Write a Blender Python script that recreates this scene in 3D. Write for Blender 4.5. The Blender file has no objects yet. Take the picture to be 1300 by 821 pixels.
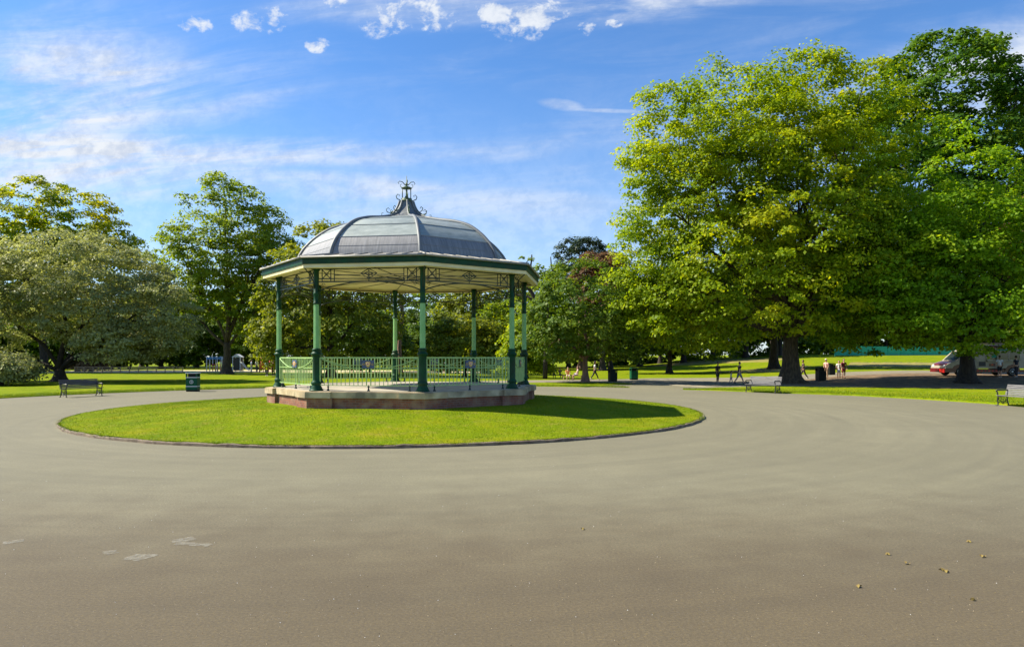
import bpy, bmesh, math, random
import numpy as np
from mathutils import Vector, Matrix, noise
R = math.radians; PI = math.pi
sc = bpy.context.scene
col = sc.collection
rnd = random.Random(7)

# ------------------------------------------------------------------ layout
CAMH = 2.1; FPX = 901.0; CX0 = 635.0; HY = 451.75
def WX(px, Y): return (px-CX0)*Y/FPX
def ss(a, b, x):
    t = max(0.0, min(1.0, (x-a)/(b-a))); return t*t*(3-2*t)
IC = (-3.83, 27.27); IR = 11.16          # grass island
BC = (-3.6, 27.3); PHI = 0.24            # bandstand
def gz(x, y):
    z = ss(22, 38, x)*ss(50, 59, y)*.42 + ss(8, 60, x)*ss(62, 125, y)*1.9
    d = math.hypot(x-IC[0], y-IC[1])
    if d < IR: z += .05+.33*ss(0, 5.8, IR-d)
    return z

# ------------------------------------------------------------------ materials
def newmat(name):
    m = bpy.data.materials.new(name); m.use_nodes = True
    nt = m.node_tree; return m, nt, nt.nodes['Principled BSDF']
def N(nt, t, **kw):
    n = nt.nodes.new(t)
    for k, v in kw.items():
        if k in n.inputs.keys() if hasattr(n, 'inputs') else False: n.inputs[k].default_value = v
        else: setattr(n, k, v)
    return n
def rgba(c): return (c[0], c[1], c[2], 1)
def mat(name, c1, c2=None, rough=.6, scale=6, detail=6, bump=0, bscale=None, metal=0, spec=.5, lo=.35, hi=.65, stretch=None, coord='Object', coat=0, c3=None, s3=1.0, bdist=.02):
    m, nt, b = newmat(name)
    b.inputs['Roughness'].default_value = rough
    b.inputs['Metallic'].default_value = metal
    b.inputs['Specular IOR Level'].default_value = spec
    if coat: b.inputs['Coat Weight'].default_value = coat
    if c2 is None: b.inputs['Base Color'].default_value = rgba(c1)
    tc = N(nt, 'ShaderNodeTexCoord'); mp = N(nt, 'ShaderNodeMapping')
    nt.links.new(tc.outputs[coord], mp.inputs[0])
    if stretch: mp.inputs['Scale'].default_value = stretch
    if c2 is not None:
        no = N(nt, 'ShaderNodeTexNoise'); no.inputs['Scale'].default_value = scale; no.inputs['Detail'].default_value = detail
        nt.links.new(mp.outputs[0], no.inputs['Vector'])
        cr = N(nt, 'ShaderNodeValToRGB'); cr.color_ramp.elements[0].position = lo; cr.color_ramp.elements[1].position = hi
        cr.color_ramp.elements[0].color = rgba(c1); cr.color_ramp.elements[1].color = rgba(c2)
        nt.links.new(no.outputs['Fac'], cr.inputs[0]); out = cr.outputs[0]
        if c3 is not None:
            n3 = N(nt, 'ShaderNodeTexNoise'); n3.inputs['Scale'].default_value = s3; n3.inputs['Detail'].default_value = 5
            nt.links.new(mp.outputs[0], n3.inputs['Vector'])
            r3 = N(nt, 'ShaderNodeValToRGB'); r3.color_ramp.elements[0].position = .48; r3.color_ramp.elements[1].position = .72
            nt.links.new(n3.outputs['Fac'], r3.inputs[0])
            mx = N(nt, 'ShaderNodeMix', data_type='RGBA'); nt.links.new(r3.outputs[0], mx.inputs[0])
            nt.links.new(out, mx.inputs[6]); mx.inputs[7].default_value = rgba(c3); out = mx.outputs[2]
        nt.links.new(out, b.inputs['Base Color'])
    if bump:
        nb = N(nt, 'ShaderNodeTexNoise'); nb.inputs['Scale'].default_value = bscale or scale*4; nb.inputs['Detail'].default_value = 4
        nt.links.new(mp.outputs[0], nb.inputs['Vector'])
        bp = N(nt, 'ShaderNodeBump'); bp.inputs['Strength'].default_value = bump; bp.inputs['Distance'].default_value = bdist
        nt.links.new(nb.outputs['Fac'], bp.inputs['Height']); nt.links.new(bp.outputs[0], b.inputs['Normal'])
    return m

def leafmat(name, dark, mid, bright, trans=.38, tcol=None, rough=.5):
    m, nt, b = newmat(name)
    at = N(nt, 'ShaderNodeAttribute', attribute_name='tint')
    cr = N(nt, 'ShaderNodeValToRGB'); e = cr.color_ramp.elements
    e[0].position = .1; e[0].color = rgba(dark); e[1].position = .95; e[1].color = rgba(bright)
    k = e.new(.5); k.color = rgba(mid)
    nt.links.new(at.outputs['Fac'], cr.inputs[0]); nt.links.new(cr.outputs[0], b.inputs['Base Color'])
    b.inputs['Roughness'].default_value = rough; b.inputs['Specular IOR Level'].default_value = .18
    tr = N(nt, 'ShaderNodeBsdfTranslucent')
    mx = N(nt, 'ShaderNodeMix', data_type='RGBA', blend_type='MULTIPLY'); mx.inputs[0].default_value = 1
    nt.links.new(cr.outputs[0], mx.inputs[6]); mx.inputs[7].default_value = rgba(tcol or (1.7, 1.5, .5))
    nt.links.new(mx.outputs[2], tr.inputs[0])
    ms = N(nt, 'ShaderNodeMixShader'); ms.inputs[0].default_value = trans
    nt.links.new(b.outputs[0], ms.inputs[1]); nt.links.new(tr.outputs[0], ms.inputs[2])
    nt.links.new(ms.outputs[0], nt.nodes['Material Output'].inputs[0])
    return m

M = {}
M['dgreen'] = mat('dark_green_paint', (.003, .036, .013), (.006, .060, .022), .5, 5, bump=.2, spec=.22, c3=(.022, .040, .018), s3=2.4)
M['lgreen'] = mat('pale_green_paint', (.20, .42, .15), (.26, .48, .19), .45, 6, bump=.1, spec=.3)
M['rgreen'] = mat('railing_green_paint', (.30, .47, .15), (.38, .55, .20), .45, 6)
M['cream'] = mat('cream_paint', (.66, .56, .30), (.76, .66, .38), .6, 3, stretch=(1, 1, 1))
M['iron'] = mat('dark_ironwork', (.012, .020, .014), (.02, .035, .022), .45, 8)
M['patina'] = mat('green_bronze_ironwork', (.02, .05, .035), (.10, .15, .07), .5, 9)
M['stone'] = mat('sandstone_coping', (.40, .30, .17), (.56, .45, .28), .8, 3, bump=.3, bscale=30, c3=(.20, .16, .10), s3=1.8)
M['floor'] = mat('bandstand_floor', (.34, .30, .23), (.44, .39, .31), .85, 2, c3=(.28, .25, .19), s3=1.2)
M['trunk'] = mat('grey_brown_bark', (.035, .024, .016), (.10, .072, .045), .9, 5, bump=.9, bscale=9, stretch=(2, 2, .5), bdist=.06)
M['trunkdark'] = mat('dark_bark', (.018, .013, .010), (.05, .036, .025), .9, 5, bump=.8, bscale=9, stretch=(2, 2, .5), bdist=.05)
M['trunkred'] = mat('pinkish_bark', (.12, .065, .045), (.22, .13, .09), .9, 4, bump=.6, bscale=10, stretch=(2, 2, .5))
M['kerb'] = mat('worn_edging', (.09, .062, .040), (.22, .165, .11), .85, 5, bump=.4, bscale=30)
M['blackpaint'] = mat('black_paint', (.012, .012, .013), (.022, .022, .022), .4, 9)
M['white'] = mat('white_paint', (.72, .72, .70), (.80, .80, .78), .5, 5)
M['offwhite'] = mat('cream_white_bodywork', (.34, .30, .23), (.42, .37, .29), .35, 3, coat=.4)
M['maroon'] = mat('maroon_bodywork', (.10, .010, .012), (.15, .014, .016), .35, 4, coat=.4)
M['red'] = mat('red_plastic', (.62, .015, .012), (.7, .02, .015), .4, 4)
M['orange'] = mat('orange_panel', (.75, .13, .02), (.8, .16, .03), .5, 4)
M['blue'] = mat('blue_paint', (.05, .18, .42), (.07, .22, .5), .5, 4)
M['teal'] = mat('teal_mesh', (.015, .30, .20), (.02, .38, .26), .7, 2)
M['plaque'] = mat('slate_blue_plaque', (.045, .07, .14), (.07, .10, .18), .4, 8)
M['gold'] = mat('gold_relief', (.55, .30, .05), (.65, .4, .08), .4, 12)
M['slatgrey'] = mat('weathered_grey_slats', (.115, .110, .110), (.185, .178, .175), .75, 4, stretch=(1, 8, 8), bump=.3)
M['slatdark'] = mat('dark_stained_slats', (.06, .050, .055), (.10, .085, .09), .6, 4, stretch=(1, 8, 8), bump=.3)
M['bingreen'] = mat('bin_green_plastic', (.003, .065, .028), (.006, .085, .038), .5, 6, spec=.2)
M['bindark'] = mat('bin_black_plastic', (.006, .010, .008), (.012, .016, .014), .55, 6, spec=.2)
M['glass'] = mat('dark_glass', (.02, .03, .03), None, .08, spec=.8)
M['tyre'] = mat('tyre_rubber', (.012, .012, .012), (.02, .02, .02), .8, 9)
M['rim'] = mat('silver_rim', (.45, .46, .42), (.55, .56, .5), .35, 9, metal=.4)
M['wood'] = mat('pale_timber', (.30, .19, .11), (.42, .28, .18), .8, 4)
M['skin'] = mat('skin', (.50, .28, .19), (.56, .33, .23), .55, 8)
M['skindark'] = mat('brown_skin', (.22, .11, .07), (.26, .14, .09), .55, 8)
M['eye'] = mat('eye', (.02, .02, .02), None, .3)
M['fallen'] = mat('fallen_leaf', (.14, .09, .02), (.26, .20, .04), .8, 8)

def cloth(c):
    k = 'cloth_%d_%d_%d' % tuple(int(255*x) for x in c)
    if k not in M: M[k] = mat('woven_cloth', tuple(x*.9 for x in c), tuple(min(1, x*1.1) for x in c), .85, 14)
    return M[k]

def brickmat():
    m, nt, b = newmat('red_brick')
    tc = N(nt, 'ShaderNodeUVMap') if False else N(nt, 'ShaderNodeTexCoord')
    br = N(nt, 'ShaderNodeTexBrick')
    br.inputs['Scale'].default_value = 1; br.inputs['Brick Width'].default_value = .225; br.inputs['Row Height'].default_value = .075
    br.inputs['Mortar Size'].default_value = .008; br.inputs['Mortar Smooth'].default_value = .2
    br.inputs['Color1'].default_value = (.27, .085, .045, 1); br.inputs['Color2'].default_value = (.17, .055, .034, 1); br.inputs['Mortar'].default_value = (.20, .14, .11, 1)
    nt.links.new(tc.outputs['UV'], br.inputs['Vector'])
    no = N(nt, 'ShaderNodeTexNoise'); no.inputs['Scale'].default_value = 3; no.inputs['Detail'].default_value = 6
    nt.links.new(tc.outputs['Object'], no.inputs['Vector'])
    rp = N(nt, 'ShaderNodeValToRGB'); rp.color_ramp.elements[0].position = .42; rp.color_ramp.elements[1].position = .7
    nt.links.new(no.outputs['Fac'], rp.inputs[0])
    mx = N(nt, 'ShaderNodeMix', data_type='RGBA'); nt.links.new(rp.outputs[0], mx.inputs[0])
    nt.links.new(br.outputs[0], mx.inputs[6]); mx.inputs[7].default_value = (.30, .18, .11, 1)
    nt.links.new(mx.outputs[2], b.inputs['Base Color'])
    bp = N(nt, 'ShaderNodeBump'); bp.inputs['Strength'].default_value = .5; bp.inputs['Distance'].default_value = .01; bp.invert = True
    nt.links.new(br.outputs['Fac'], bp.inputs['Height']); nt.links.new(bp.outputs[0], b.inputs['Normal'])
    b.inputs['Roughness'].default_value = .85
    return m
M['brick'] = brickmat()

def leadmat(name, c1, c2, rough, vert):
    m, nt, b = newmat(name)
    tc = N(nt, 'ShaderNodeTexCoord'); mp = N(nt, 'ShaderNodeMapping'); mp.inputs['Scale'].default_value = vert
    nt.links.new(tc.outputs['UV'], mp.inputs[0])
    no = N(nt, 'ShaderNodeTexNoise'); no.inputs['Scale'].default_value = 1; no.inputs['Detail'].default_value = 8; no.inputs['Roughness'].default_value = .65
    nt.links.new(mp.outputs[0], no.inputs['Vector'])
    cr = N(nt, 'ShaderNodeValToRGB'); cr.color_ramp.elements[0].position = .34; cr.color_ramp.elements[1].position = .68
    cr.color_ramp.elements[0].color = rgba(c1); cr.color_ramp.elements[1].color = rgba(c2)
    nt.links.new(no.outputs['Fac'], cr.inputs[0]); nt.links.new(cr.outputs[0], b.inputs['Base Color'])
    b.inputs['Metallic'].default_value = .12; b.inputs['Roughness'].default_value = rough
    bp = N(nt, 'ShaderNodeBump'); bp.inputs['Strength'].default_value = .35; bp.inputs['Distance'].default_value = .01
    nt.links.new(no.outputs['Fac'], bp.inputs['Height']); nt.links.new(bp.outputs[0], b.inputs['Normal'])
    return m
M['lead_dark'] = leadmat('weathered_lead', (.15, .15, .152), (.27, .265, .265), .50, (14, 1.2, 1))
M['lead_green'] = leadmat('greenish_lead', (.21, .245, .23), (.34, .375, .35), .48, (2.5, 6, 1))
M['lead_rib'] = leadmat('lead_roll', (.11, .12, .125), (.20, .21, .215), .55, (3, 3, 1))
M['lead_skirt'] = leadmat('pale_lead', (.20, .19, .165), (.34, .32, .28), .5, (3, 3, 1))

def tarmat():
    m, nt, b = newmat('worn_tarmac'); L = nt.links.new
    tc = N(nt, 'ShaderNodeTexCoord')
    def noise_(scale, detail=4, vec=None, rough=.5):
        n = N(nt, 'ShaderNodeTexNoise'); n.inputs['Scale'].default_value = scale; n.inputs['Detail'].default_value = detail; n.inputs['Roughness'].default_value = rough
        L(vec or tc.outputs['Object'], n.inputs['Vector']); return n.outputs['Fac']
    def ramp(f, p0, p1, c0, c1):
        r = N(nt, 'ShaderNodeValToRGB'); e = r.color_ramp.elements
        e[0].position = p0; e[1].position = p1; e[0].color = rgba(c0); e[1].color = rgba(c1); L(f, r.inputs[0]); return r.outputs[0]
    def mix(f, a, c, bt='MIX'):
        x = N(nt, 'ShaderNodeMix', data_type='RGBA', blend_type=bt)
        if isinstance(f, (int, float)): x.inputs[0].default_value = f
        else: L(f, x.inputs[0])
        L(a, x.inputs[6])
        if isinstance(c, tuple): x.inputs[7].default_value = rgba(c)
        else: L(c, x.inputs[7])
        return x.outputs[2]
    # ring coordinates: tyre-polished bands curve round the island
    mp = N(nt, 'ShaderNodeMapping'); mp.inputs['Location'].default_value = (-IC[0], -IC[1], 0); L(tc.outputs['Object'], mp.inputs[0])
    ln = N(nt, 'ShaderNodeVectorMath', operation='LENGTH'); L(mp.outputs[0], ln.inputs[0])
    sp = N(nt, 'ShaderNodeSeparateXYZ'); L(mp.outputs[0], sp.inputs[0])
    at = N(nt, 'ShaderNodeMath', operation='ARCTAN2'); L(sp.outputs[1], at.inputs[0]); L(sp.outputs[0], at.inputs[1])
    cb = N(nt, 'ShaderNodeCombineXYZ'); L(ln.outputs['Value'], cb.inputs[0]); L(at.outputs[0], cb.inputs[1])
    mp2 = N(nt, 'ShaderNodeMapping'); mp2.inputs['Scale'].default_value = (1.9, 1.3, 1); L(cb.outputs[0], mp2.inputs[0])
    ring = noise_(1.0, 5, mp2.outputs[0], .6)
    big = noise_(.12, 5); mid = noise_(1.1, 6, rough=.65); fine = noise_(36, 5, rough=.9); vfine = noise_(42, 3, rough=.8)
    c = ramp(big, .3, .72, (.222, .207, .124), (.270, .252, .156))
    c = mix(.7, c, ramp(ring, .3, .7, (.80, .80, .81), (1.15, 1.14, 1.12)), 'MULTIPLY')
    c = mix(.55, c, ramp(mid, .3, .7, (.82, .82, .83), (1.12, 1.12, 1.12)), 'MULTIPLY')
    c = mix(.8, c, ramp(fine, .36, .64, (.45, .45, .46), (1.52, 1.51, 1.48)), 'MULTIPLY')
    # tarmac turns darker and browner towards the camera, with a noisy edge
    s0 = N(nt, 'ShaderNodeSeparateXYZ'); L(tc.outputs['Object'], s0.inputs[0])
    ad = N(nt, 'ShaderNodeMath', operation='MULTIPLY_ADD'); L(mid, ad.inputs[0]); ad.inputs[1].default_value = 3.5; L(s0.outputs[1], ad.inputs[2])
    mr = N(nt, 'ShaderNodeMapRange', interpolation_type='SMOOTHSTEP'); mr.inputs[1].default_value = 14.5; mr.inputs[2].default_value = 7.5; mr.inputs[3].default_value = 0; mr.inputs[4].default_value = 1; L(ad.outputs[0], mr.inputs[0])
    c = mix(mr.outputs[0], c, mix(1.0, c, (.54, .44, .34), 'MULTIPLY'))
    # pale aggregate and dark specks
    c = mix(ramp(vfine, .60, .70, (0, 0, 0), (.4, .4, .4)), c, (.42, .39, .34))
    c = mix(ramp(vfine, .40, .30, (0, 0, 0), (.45, .45, .45)), c, (.07, .06, .05))
    L(c, b.inputs['Base Color']); b.inputs['Roughness'].default_value = .86; b.inputs['Specular IOR Level'].default_value = .3
    bp = N(nt, 'ShaderNodeBump'); bp.inputs['Strength'].default_value = .6; bp.inputs['Distance'].default_value = .006
    L(fine, bp.inputs['Height']); L(bp.outputs[0], b.inputs['Normal'])
    return m
M['tarmac'] = tarmat()

def grassmat():
    m, nt, b = newmat('mown_grass'); L = nt.links.new
    tc = N(nt, 'ShaderNodeTexCoord')
    def n_(s, d=5, r=.6):
        n = N(nt, 'ShaderNodeTexNoise'); n.inputs['Scale'].default_value = s; n.inputs['Detail'].default_value = d; n.inputs['Roughness'].default_value = r
        L(tc.outputs['Object'], n.inputs['Vector']); return n.outputs['Fac']
    def ramp(f, *st):
        r = N(nt, 'ShaderNodeValToRGB'); e = r.color_ramp.elements
        e[0].position = st[0][0]; e[0].color = rgba(st[0][1]); e[1].position = st[-1][0]; e[1].color = rgba(st[-1][1])
        for p, c in st[1:-1]: k = e.new(p); k.color = rgba(c)
        L(f, r.inputs[0]); return r.outputs[0]
    base = ramp(n_(.55), (.3, (.110, .175, .002)), (.52, (.165, .220, .002)), (.72, (.235, .230, .006)))
    fine = ramp(n_(16, 5, .75), (.3, (.55, .6, .5)), (.7, (1.35, 1.3, 1.3)))
    x = N(nt, 'ShaderNodeMix', data_type='RGBA', blend_type='MULTIPLY'); x.inputs[0].default_value = .8; L(base, x.inputs[6]); L(fine, x.inputs[7])
    dry = ramp(n_(1.9, 8, .75), (.52, (0, 0, 0)), (.70, (.75, .75, .75)))
    y = N(nt, 'ShaderNodeMix', data_type='RGBA'); L(dry, y.inputs[0]); L(x.outputs[2], y.inputs[6]); y.inputs[7].default_value = (.26, .215, .04, 1)
    L(y.outputs[2], b.inputs['Base Color']); b.inputs['Roughness'].default_value = .9; b.inputs['Specular IOR Level'].default_value = .05
    bp = N(nt, 'ShaderNodeBump'); bp.inputs['Strength'].default_value = .8; bp.inputs['Distance'].default_value = .04
    L(n_(22, 4, .7), bp.inputs['Height']); L(bp.outputs[0], b.inputs['Normal'])
    return m
M['grass'] = grassmat()
M['blade'] = leafmat('grass_blades', (.085, .150, .002), (.150, .215, .003), (.25, .245, .010), .3, (1.3, 1.3, .6))
M['dirt'] = mat('bare_earth', (.11, .062, .030), (.235, .155, .080), .95, 1.2, bump=.6, bscale=14, c3=(.05, .04, .02), s3=3)
M['drygrass'] = mat('dry_grass', (.20, .15, .035), (.27, .22, .05), .95, 2.2, c3=(.15, .20, .01), s3=1.1)
M['sand'] = mat('sandy_play_surface', (.42, .35, .19), (.52, .44, .26), .9, 1)
M['pathgrey'] = mat('path_tarmac', (.18, .155, .105), (.23, .20, .14), .9, 1.2, bump=.4, bscale=50)
M['marking'] = mat('faded_road_paint', (.22, .20, .155), (.34, .32, .26), .9, 14, lo=.4, hi=.62)

def worn(m):
    nt = m.node_tree; b = nt.nodes['Principled BSDF']; tc = N(nt, 'ShaderNodeTexCoord'); n = N(nt, 'ShaderNodeTexNoise'); n.inputs['Scale'].default_value = 16; n.inputs['Detail'].default_value = 8; n.inputs['Roughness'].default_value = .75
    nt.links.new(tc.outputs['Object'], n.inputs['Vector']); r = N(nt, 'ShaderNodeValToRGB'); r.color_ramp.elements[0].position = .30; r.color_ramp.elements[1].position = .72; r.color_ramp.elements[1].color = (.8, .8, .8, 1)
    nt.links.new(n.outputs['Fac'], r.inputs[0]); nt.links.new(r.outputs[0], b.inputs['Alpha'])
worn(M['marking'])

# ------------------------------------------------------------------ mesh builder
class MB:
    def __init__(s): s.v = []; s.f = []; s.m = []; s.mats = []; s.cur = 0; s.sm = []; s.smooth = True; s.uv = []; s.xf = None
    def mat(s, m):
        if m not in s.mats: s.mats.append(m)
        s.cur = s.mats.index(m); return s
    def add(s, vs, fs, smooth=None, uvs=None):
        o = len(s.v)
        if s.xf is not None: vs = [s.xf @ Vector(v) for v in vs]
        s.v += [tuple(v) for v in vs]
        for i, f in enumerate(fs):
            s.f.append(tuple(o+k for k in f)); s.m.append(s.cur); s.sm.append(s.smooth if smooth is None else smooth)
            s.uv.append(uvs[i] if uvs else None)
    def box(s, c, d, rz=0, rx=0, ry=0, bev=0):
        x, y, z = (k/2 for k in d)
        mt = Matrix.Translation(c) @ Matrix.Rotation(rz, 4, 'Z') @ Matrix.Rotation(ry, 4, 'Y') @ Matrix.Rotation(rx, 4, 'X')
        if bev <= 0:
            vs = [mt @ Vector((a*x, b*y, e*z)) for e in (-1, 1) for a, b in ((-1, -1), (1, -1), (1, 1), (-1, 1))]
            s.add(vs, [(3, 2, 1, 0), (4, 5, 6, 7), (0, 1, 5, 4), (1, 2, 6, 5), (2, 3, 7, 6), (3, 0, 4, 7)], False)
        else:
            bm = bmesh.new(); bmesh.ops.create_cube(bm, size=1)
            for v in bm.verts: v.co = Vector((v.co.x*d[0], v.co.y*d[1], v.co.z*d[2]))
            bmesh.ops.bevel(bm, geom=bm.edges[:], offset=bev, segments=2, affect='EDGES')
            bm.verts.index_update()
            s.add([mt @ v.co for v in bm.verts], [tuple(v.index for v in f.verts) for f in bm.faces], False); bm.free()
        return s
    def tube(s, path, rad, n=8, caps=True, flat=None):
        P = [Vector(p) for p in path]; k = len(P)
        if not hasattr(rad, '__len__'): rad = [rad]*k
        vs = []; up = None
        for i, p in enumerate(P):
            t = (P[min(i+1, k-1)]-P[max(i-1, 0)])
            if t.length < 1e-9: t = Vector((0, 0, 1))
            t.normalize()
            if up is None:
                up = Vector((0, 0, 1)) if abs(t.z) < .9 else Vector((1, 0, 0))
            a = t.cross(up)
            if a.length < 1e-6: a = t.cross(Vector((.3, 1, 0)))
            a.normalize(); b = a.cross(t).normalized(); up = b
            for j in range(n):
                an = 2*PI*j/n + (PI/4 if n == 4 else 0)
                vs.append(p+(a*math.cos(an)+b*math.sin(an))*rad[i])
        fs = [(i*n+j, i*n+(j+1) % n, (i+1)*n+(j+1) % n, (i+1)*n+j) for i in range(k-1) for j in range(n)]
        if caps: fs += [tuple(range(n-1, -1, -1)), tuple((k-1)*n+j for j in range(n))]
        s.add(vs, fs, n > 4); return s
    def lathe(s, prof, n=24, c=(0, 0, 0), rot=0, smooth=True):
        vs = []; k = len(prof)
        for r, z in prof:
            for j in range(n):
                a = 2*PI*j/n+rot; vs.append((c[0]+r*math.cos(a), c[1]+r*math.sin(a), c[2]+z))
        fs = [(i*n+j, i*n+(j+1) % n, (i+1)*n+(j+1) % n, (i+1)*n+j) for i in range(k-1) for j in range(n)]
        fs += [tuple(range(n-1, -1, -1)), tuple((k-1)*n+j for j in range(n))]
        s.add(vs, fs, smooth); return s
    def ball(s, c, r, n=12, m=8):
        if not hasattr(r, '__len__'): r = (r, r, r)
        vs = [(c[0], c[1], c[2]-r[2])]
        for i in range(1, m):
            t = PI*i/m
            for j in range(n):
                a = 2*PI*j/n; vs.append((c[0]+r[0]*math.sin(t)*math.cos(a), c[1]+r[1]*math.sin(t)*math.sin(a), c[2]-r[2]*math.cos(t)))
        vs.append((c[0], c[1], c[2]+r[2])); e = len(vs)-1
        fs = [(0, 1+(j+1) % n, 1+j) for j in range(n)]
        for i in range(m-2):
            for j in range(n):
                a = 1+i*n+j; b = 1+i*n+(j+1) % n; fs.append((a, b, b+n, a+n))
        fs += [(e, 1+(m-2)*n+j, 1+(m-2)*n+(j+1) % n) for j in range(n)]
        s.add(vs, fs, True); return s
    def prism(s, poly, z0, z1, uvlen=False):
        n = len(poly); vs = [(x, y, z0) for x, y in poly]+[(x, y, z1) for x, y in poly]
        fs = [tuple(range(n-1, -1, -1)), tuple(range(n, 2*n))]; uvs = [None, None]; u = 0
        for i in range(n):
            j = (i+1) % n; fs.append((i, j, n+j, n+i)); l = math.dist(poly[i], poly[j])
            uvs.append([(u, z0), (u+l, z0), (u+l, z1), (u, z1)]); u += l
        s.add(vs, fs, False, uvs); return s
    def extrude(s, poly, y0, y1):      # polygon in XZ pushed along Y
        n = len(poly); vs = [(x, y0, z) for x, z in poly]+[(x, y1, z) for x, z in poly]
        fs = [tuple(range(n)), tuple(range(2*n-1, n-1, -1))]+[((i+1) % n, i, n+i, n+(i+1) % n) for i in range(n)]
        s.add(vs, fs, False); return s
    def build(s, name, parent=None, m=None):
        me = bpy.data.meshes.new(name)
        me.from_pydata(s.v, [], s.f)
        mats = s.mats or [m]
        for k in mats: me.materials.append(k)
        me.polygons.foreach_set('material_index', s.m); me.polygons.foreach_set('use_smooth', s.sm)
        if any(u is not None for u in s.uv):
            ul = me.uv_layers.new(name='UVMap')
            for p, u in zip(me.polygons, s.uv):
                if u:
                    for li, q in zip(p.loop_indices, u): ul.data[li].uv = q
        me.update()
        o = bpy.data.objects.new(name, me); col.objects.link(o)
        if parent is not None: o.parent = parent
        return o

def tag(o, label=None, cat=None, group=None, kind=None):
    if label: o['label'] = label
    if cat: o['category'] = cat
    if group: o['group'] = group
    if kind: o['kind'] = kind
    return o
def thing(name, loc, rz=0, label=None, cat=None, group=None, s=1):
    o = bpy.data.objects.new(name, None); col.objects.link(o); o.empty_display_size = .2
    o.location = loc; o.rotation_euler = (0, 0, rz); o.scale = (s, s, s) if not hasattr(s, '__len__') else s
    return tag(o, label, cat, group)
kids = {}
def dup(root, loc, rz=0, label=None, s=None):
    def cp(o, par):
        c = o.copy(); col.objects.link(c)
        if par is not None: c.parent = par
        for ch in o.children: cp(ch, c)
        return c
    r = cp(root, None); r.location = loc; r.rotation_euler = (0, 0, rz)
    if s is not None: r.scale = s if hasattr(s, '__len__') else (s, s, s)
    if label: r['label'] = label
    return r

# ------------------------------------------------------------------ ground sheets
def strip(name, near, far, m, mt, off, rag=0, power=1.0, skirt=True, kind='structure', seed=0):
    n = len(near); vs = []; fs = []
    for i in range(n):
        for j in range(m+1):
            t = (j/m)**power
            x = near[i][0]*(1-t)+far[i][0]*t; y = near[i][1]*(1-t)+far[i][1]*t
            if rag and j in (0, m):
                q = noise.noise(Vector((x*2.1, y*2.1, seed)))+.6*noise.noise(Vector((x*7, y*7, seed+5)))
                dx = far[i][0]-near[i][0]; dy = far[i][1]-near[i][1]; l = math.hypot(dx, dy) or 1
                x += dx/l*q*rag; y += dy/l*q*rag
            vs.append((x, y, gz(x, y)+off))
    for i in range(n-1):
        for j in range(m):
            a = i*(m+1)+j; fs.append((a, a+m+1, a+m+2, a+1))
    nv = len(vs)
    if skirt:
        for i in range(n): x, y, z = vs[i*(m+1)]; vs.append((x, y, z-off-.02))
        for i in range(n-1): fs.append((i*(m+1), nv+i, nv+i+1, (i+1)*(m+1)))
        nv2 = len(vs)
        for i in range(n): x, y, z = vs[i*(m+1)+m]; vs.append((x, y, z-off-.02))
        for i in range(n-1): fs.append(((i+1)*(m+1)+m, nv2+i+1, nv2+i, i*(m+1)+m))
    me = bpy.data.meshes.new(name); me.from_pydata(vs, [], fs); me.materials.append(mt)
    me.polygons.foreach_set('use_smooth', [True]*len(me.polygons)); me.update()
    o = bpy.data.objects.new(name, me); col.objects.link(o); tag(o, kind=kind)
    # make all faces point up
    bm = bmesh.new(); bm.from_mesh(me)
    for f in bm.faces:
        if f.normal.z < 0: f.normal_flip()
    bm.to_mesh(me); bm.free()
    return o
def resample(pts, n):
    P = [Vector((p[0], p[1])) for p in pts]; L = [0]
    for a, b in zip(P, P[1:]): L.append(L[-1]+(b-a).length)
    out = []; k = 0
    for i in range(n):
        s = L[-1]*i/(n-1)
        while k < len(P)-2 and L[k+1] < s: k += 1
        t = (s-L[k])/max(1e-9, L[k+1]-L[k]); q = P[k].lerp(P[k+1], min(1, t)); out.append((q.x, q.y))
    return out

g = MB().mat(M['grass']); g.add([(-1200, -600, -.06), (1200, -600, -.06), (1200, 1500, -.06), (-1200, 1500, -.06)], [(0, 1, 2, 3)], False)
tag(g.build('ground'), kind='structure')
t = MB().mat(M['tarmac']); t.add([(-75, -25, 0), (75, -25, 0), (75, 66, 0), (-75, 66, 0)], [(0, 1, 2, 3)], False)
tag(t.build('tarmac'), kind='structure')

def arc(R0, a0, a1, n): return [(BC[0]+R0*math.cos(R(a0+(a1-a0)*i/n)), BC[1]+R0*math.sin(R(a0+(a1-a0)*i/n))) for i in range(n+1)]
# lawn west and north of the circle
na = arc(22.5, 190, 62, 40)[:-1]
na = [(-75, 16), (-45, 20)]+na+[(7.8, 50.8), (9.9, 53.2), (10.6, 57.5), (16, 59.5), (30, 61), (75, 62)]
na = resample(na, 420)
fa = []
for i, (x, y) in enumerate(na):
    t_ = i/(len(na)-1)
    fa.append((-150+ (310)*t_, 250))
strip('lawn', na, fa, 46, M['grass'], .03, rag=.07, power=2.2)
# path crossing behind
pn = resample([(-14, 50.5), (-6, 52.6), (1, 54.8), (6, 56.0), (9, 55.6), (11, 52.5), (14, 47.5), (17, 47), (30, 48), (45, 48), (75, 46)], 160)
pf = resample([(-14, 51.2), (-6, 56.2), (1, 60), (6, 61.5), (10, 63), (14, 66), (20, 67), (30, 70), (42, 74), (56, 72), (90, 70)], 160)
strip('path', pn, pf, 14, M['pathgrey'], .036, rag=.08)
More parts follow.
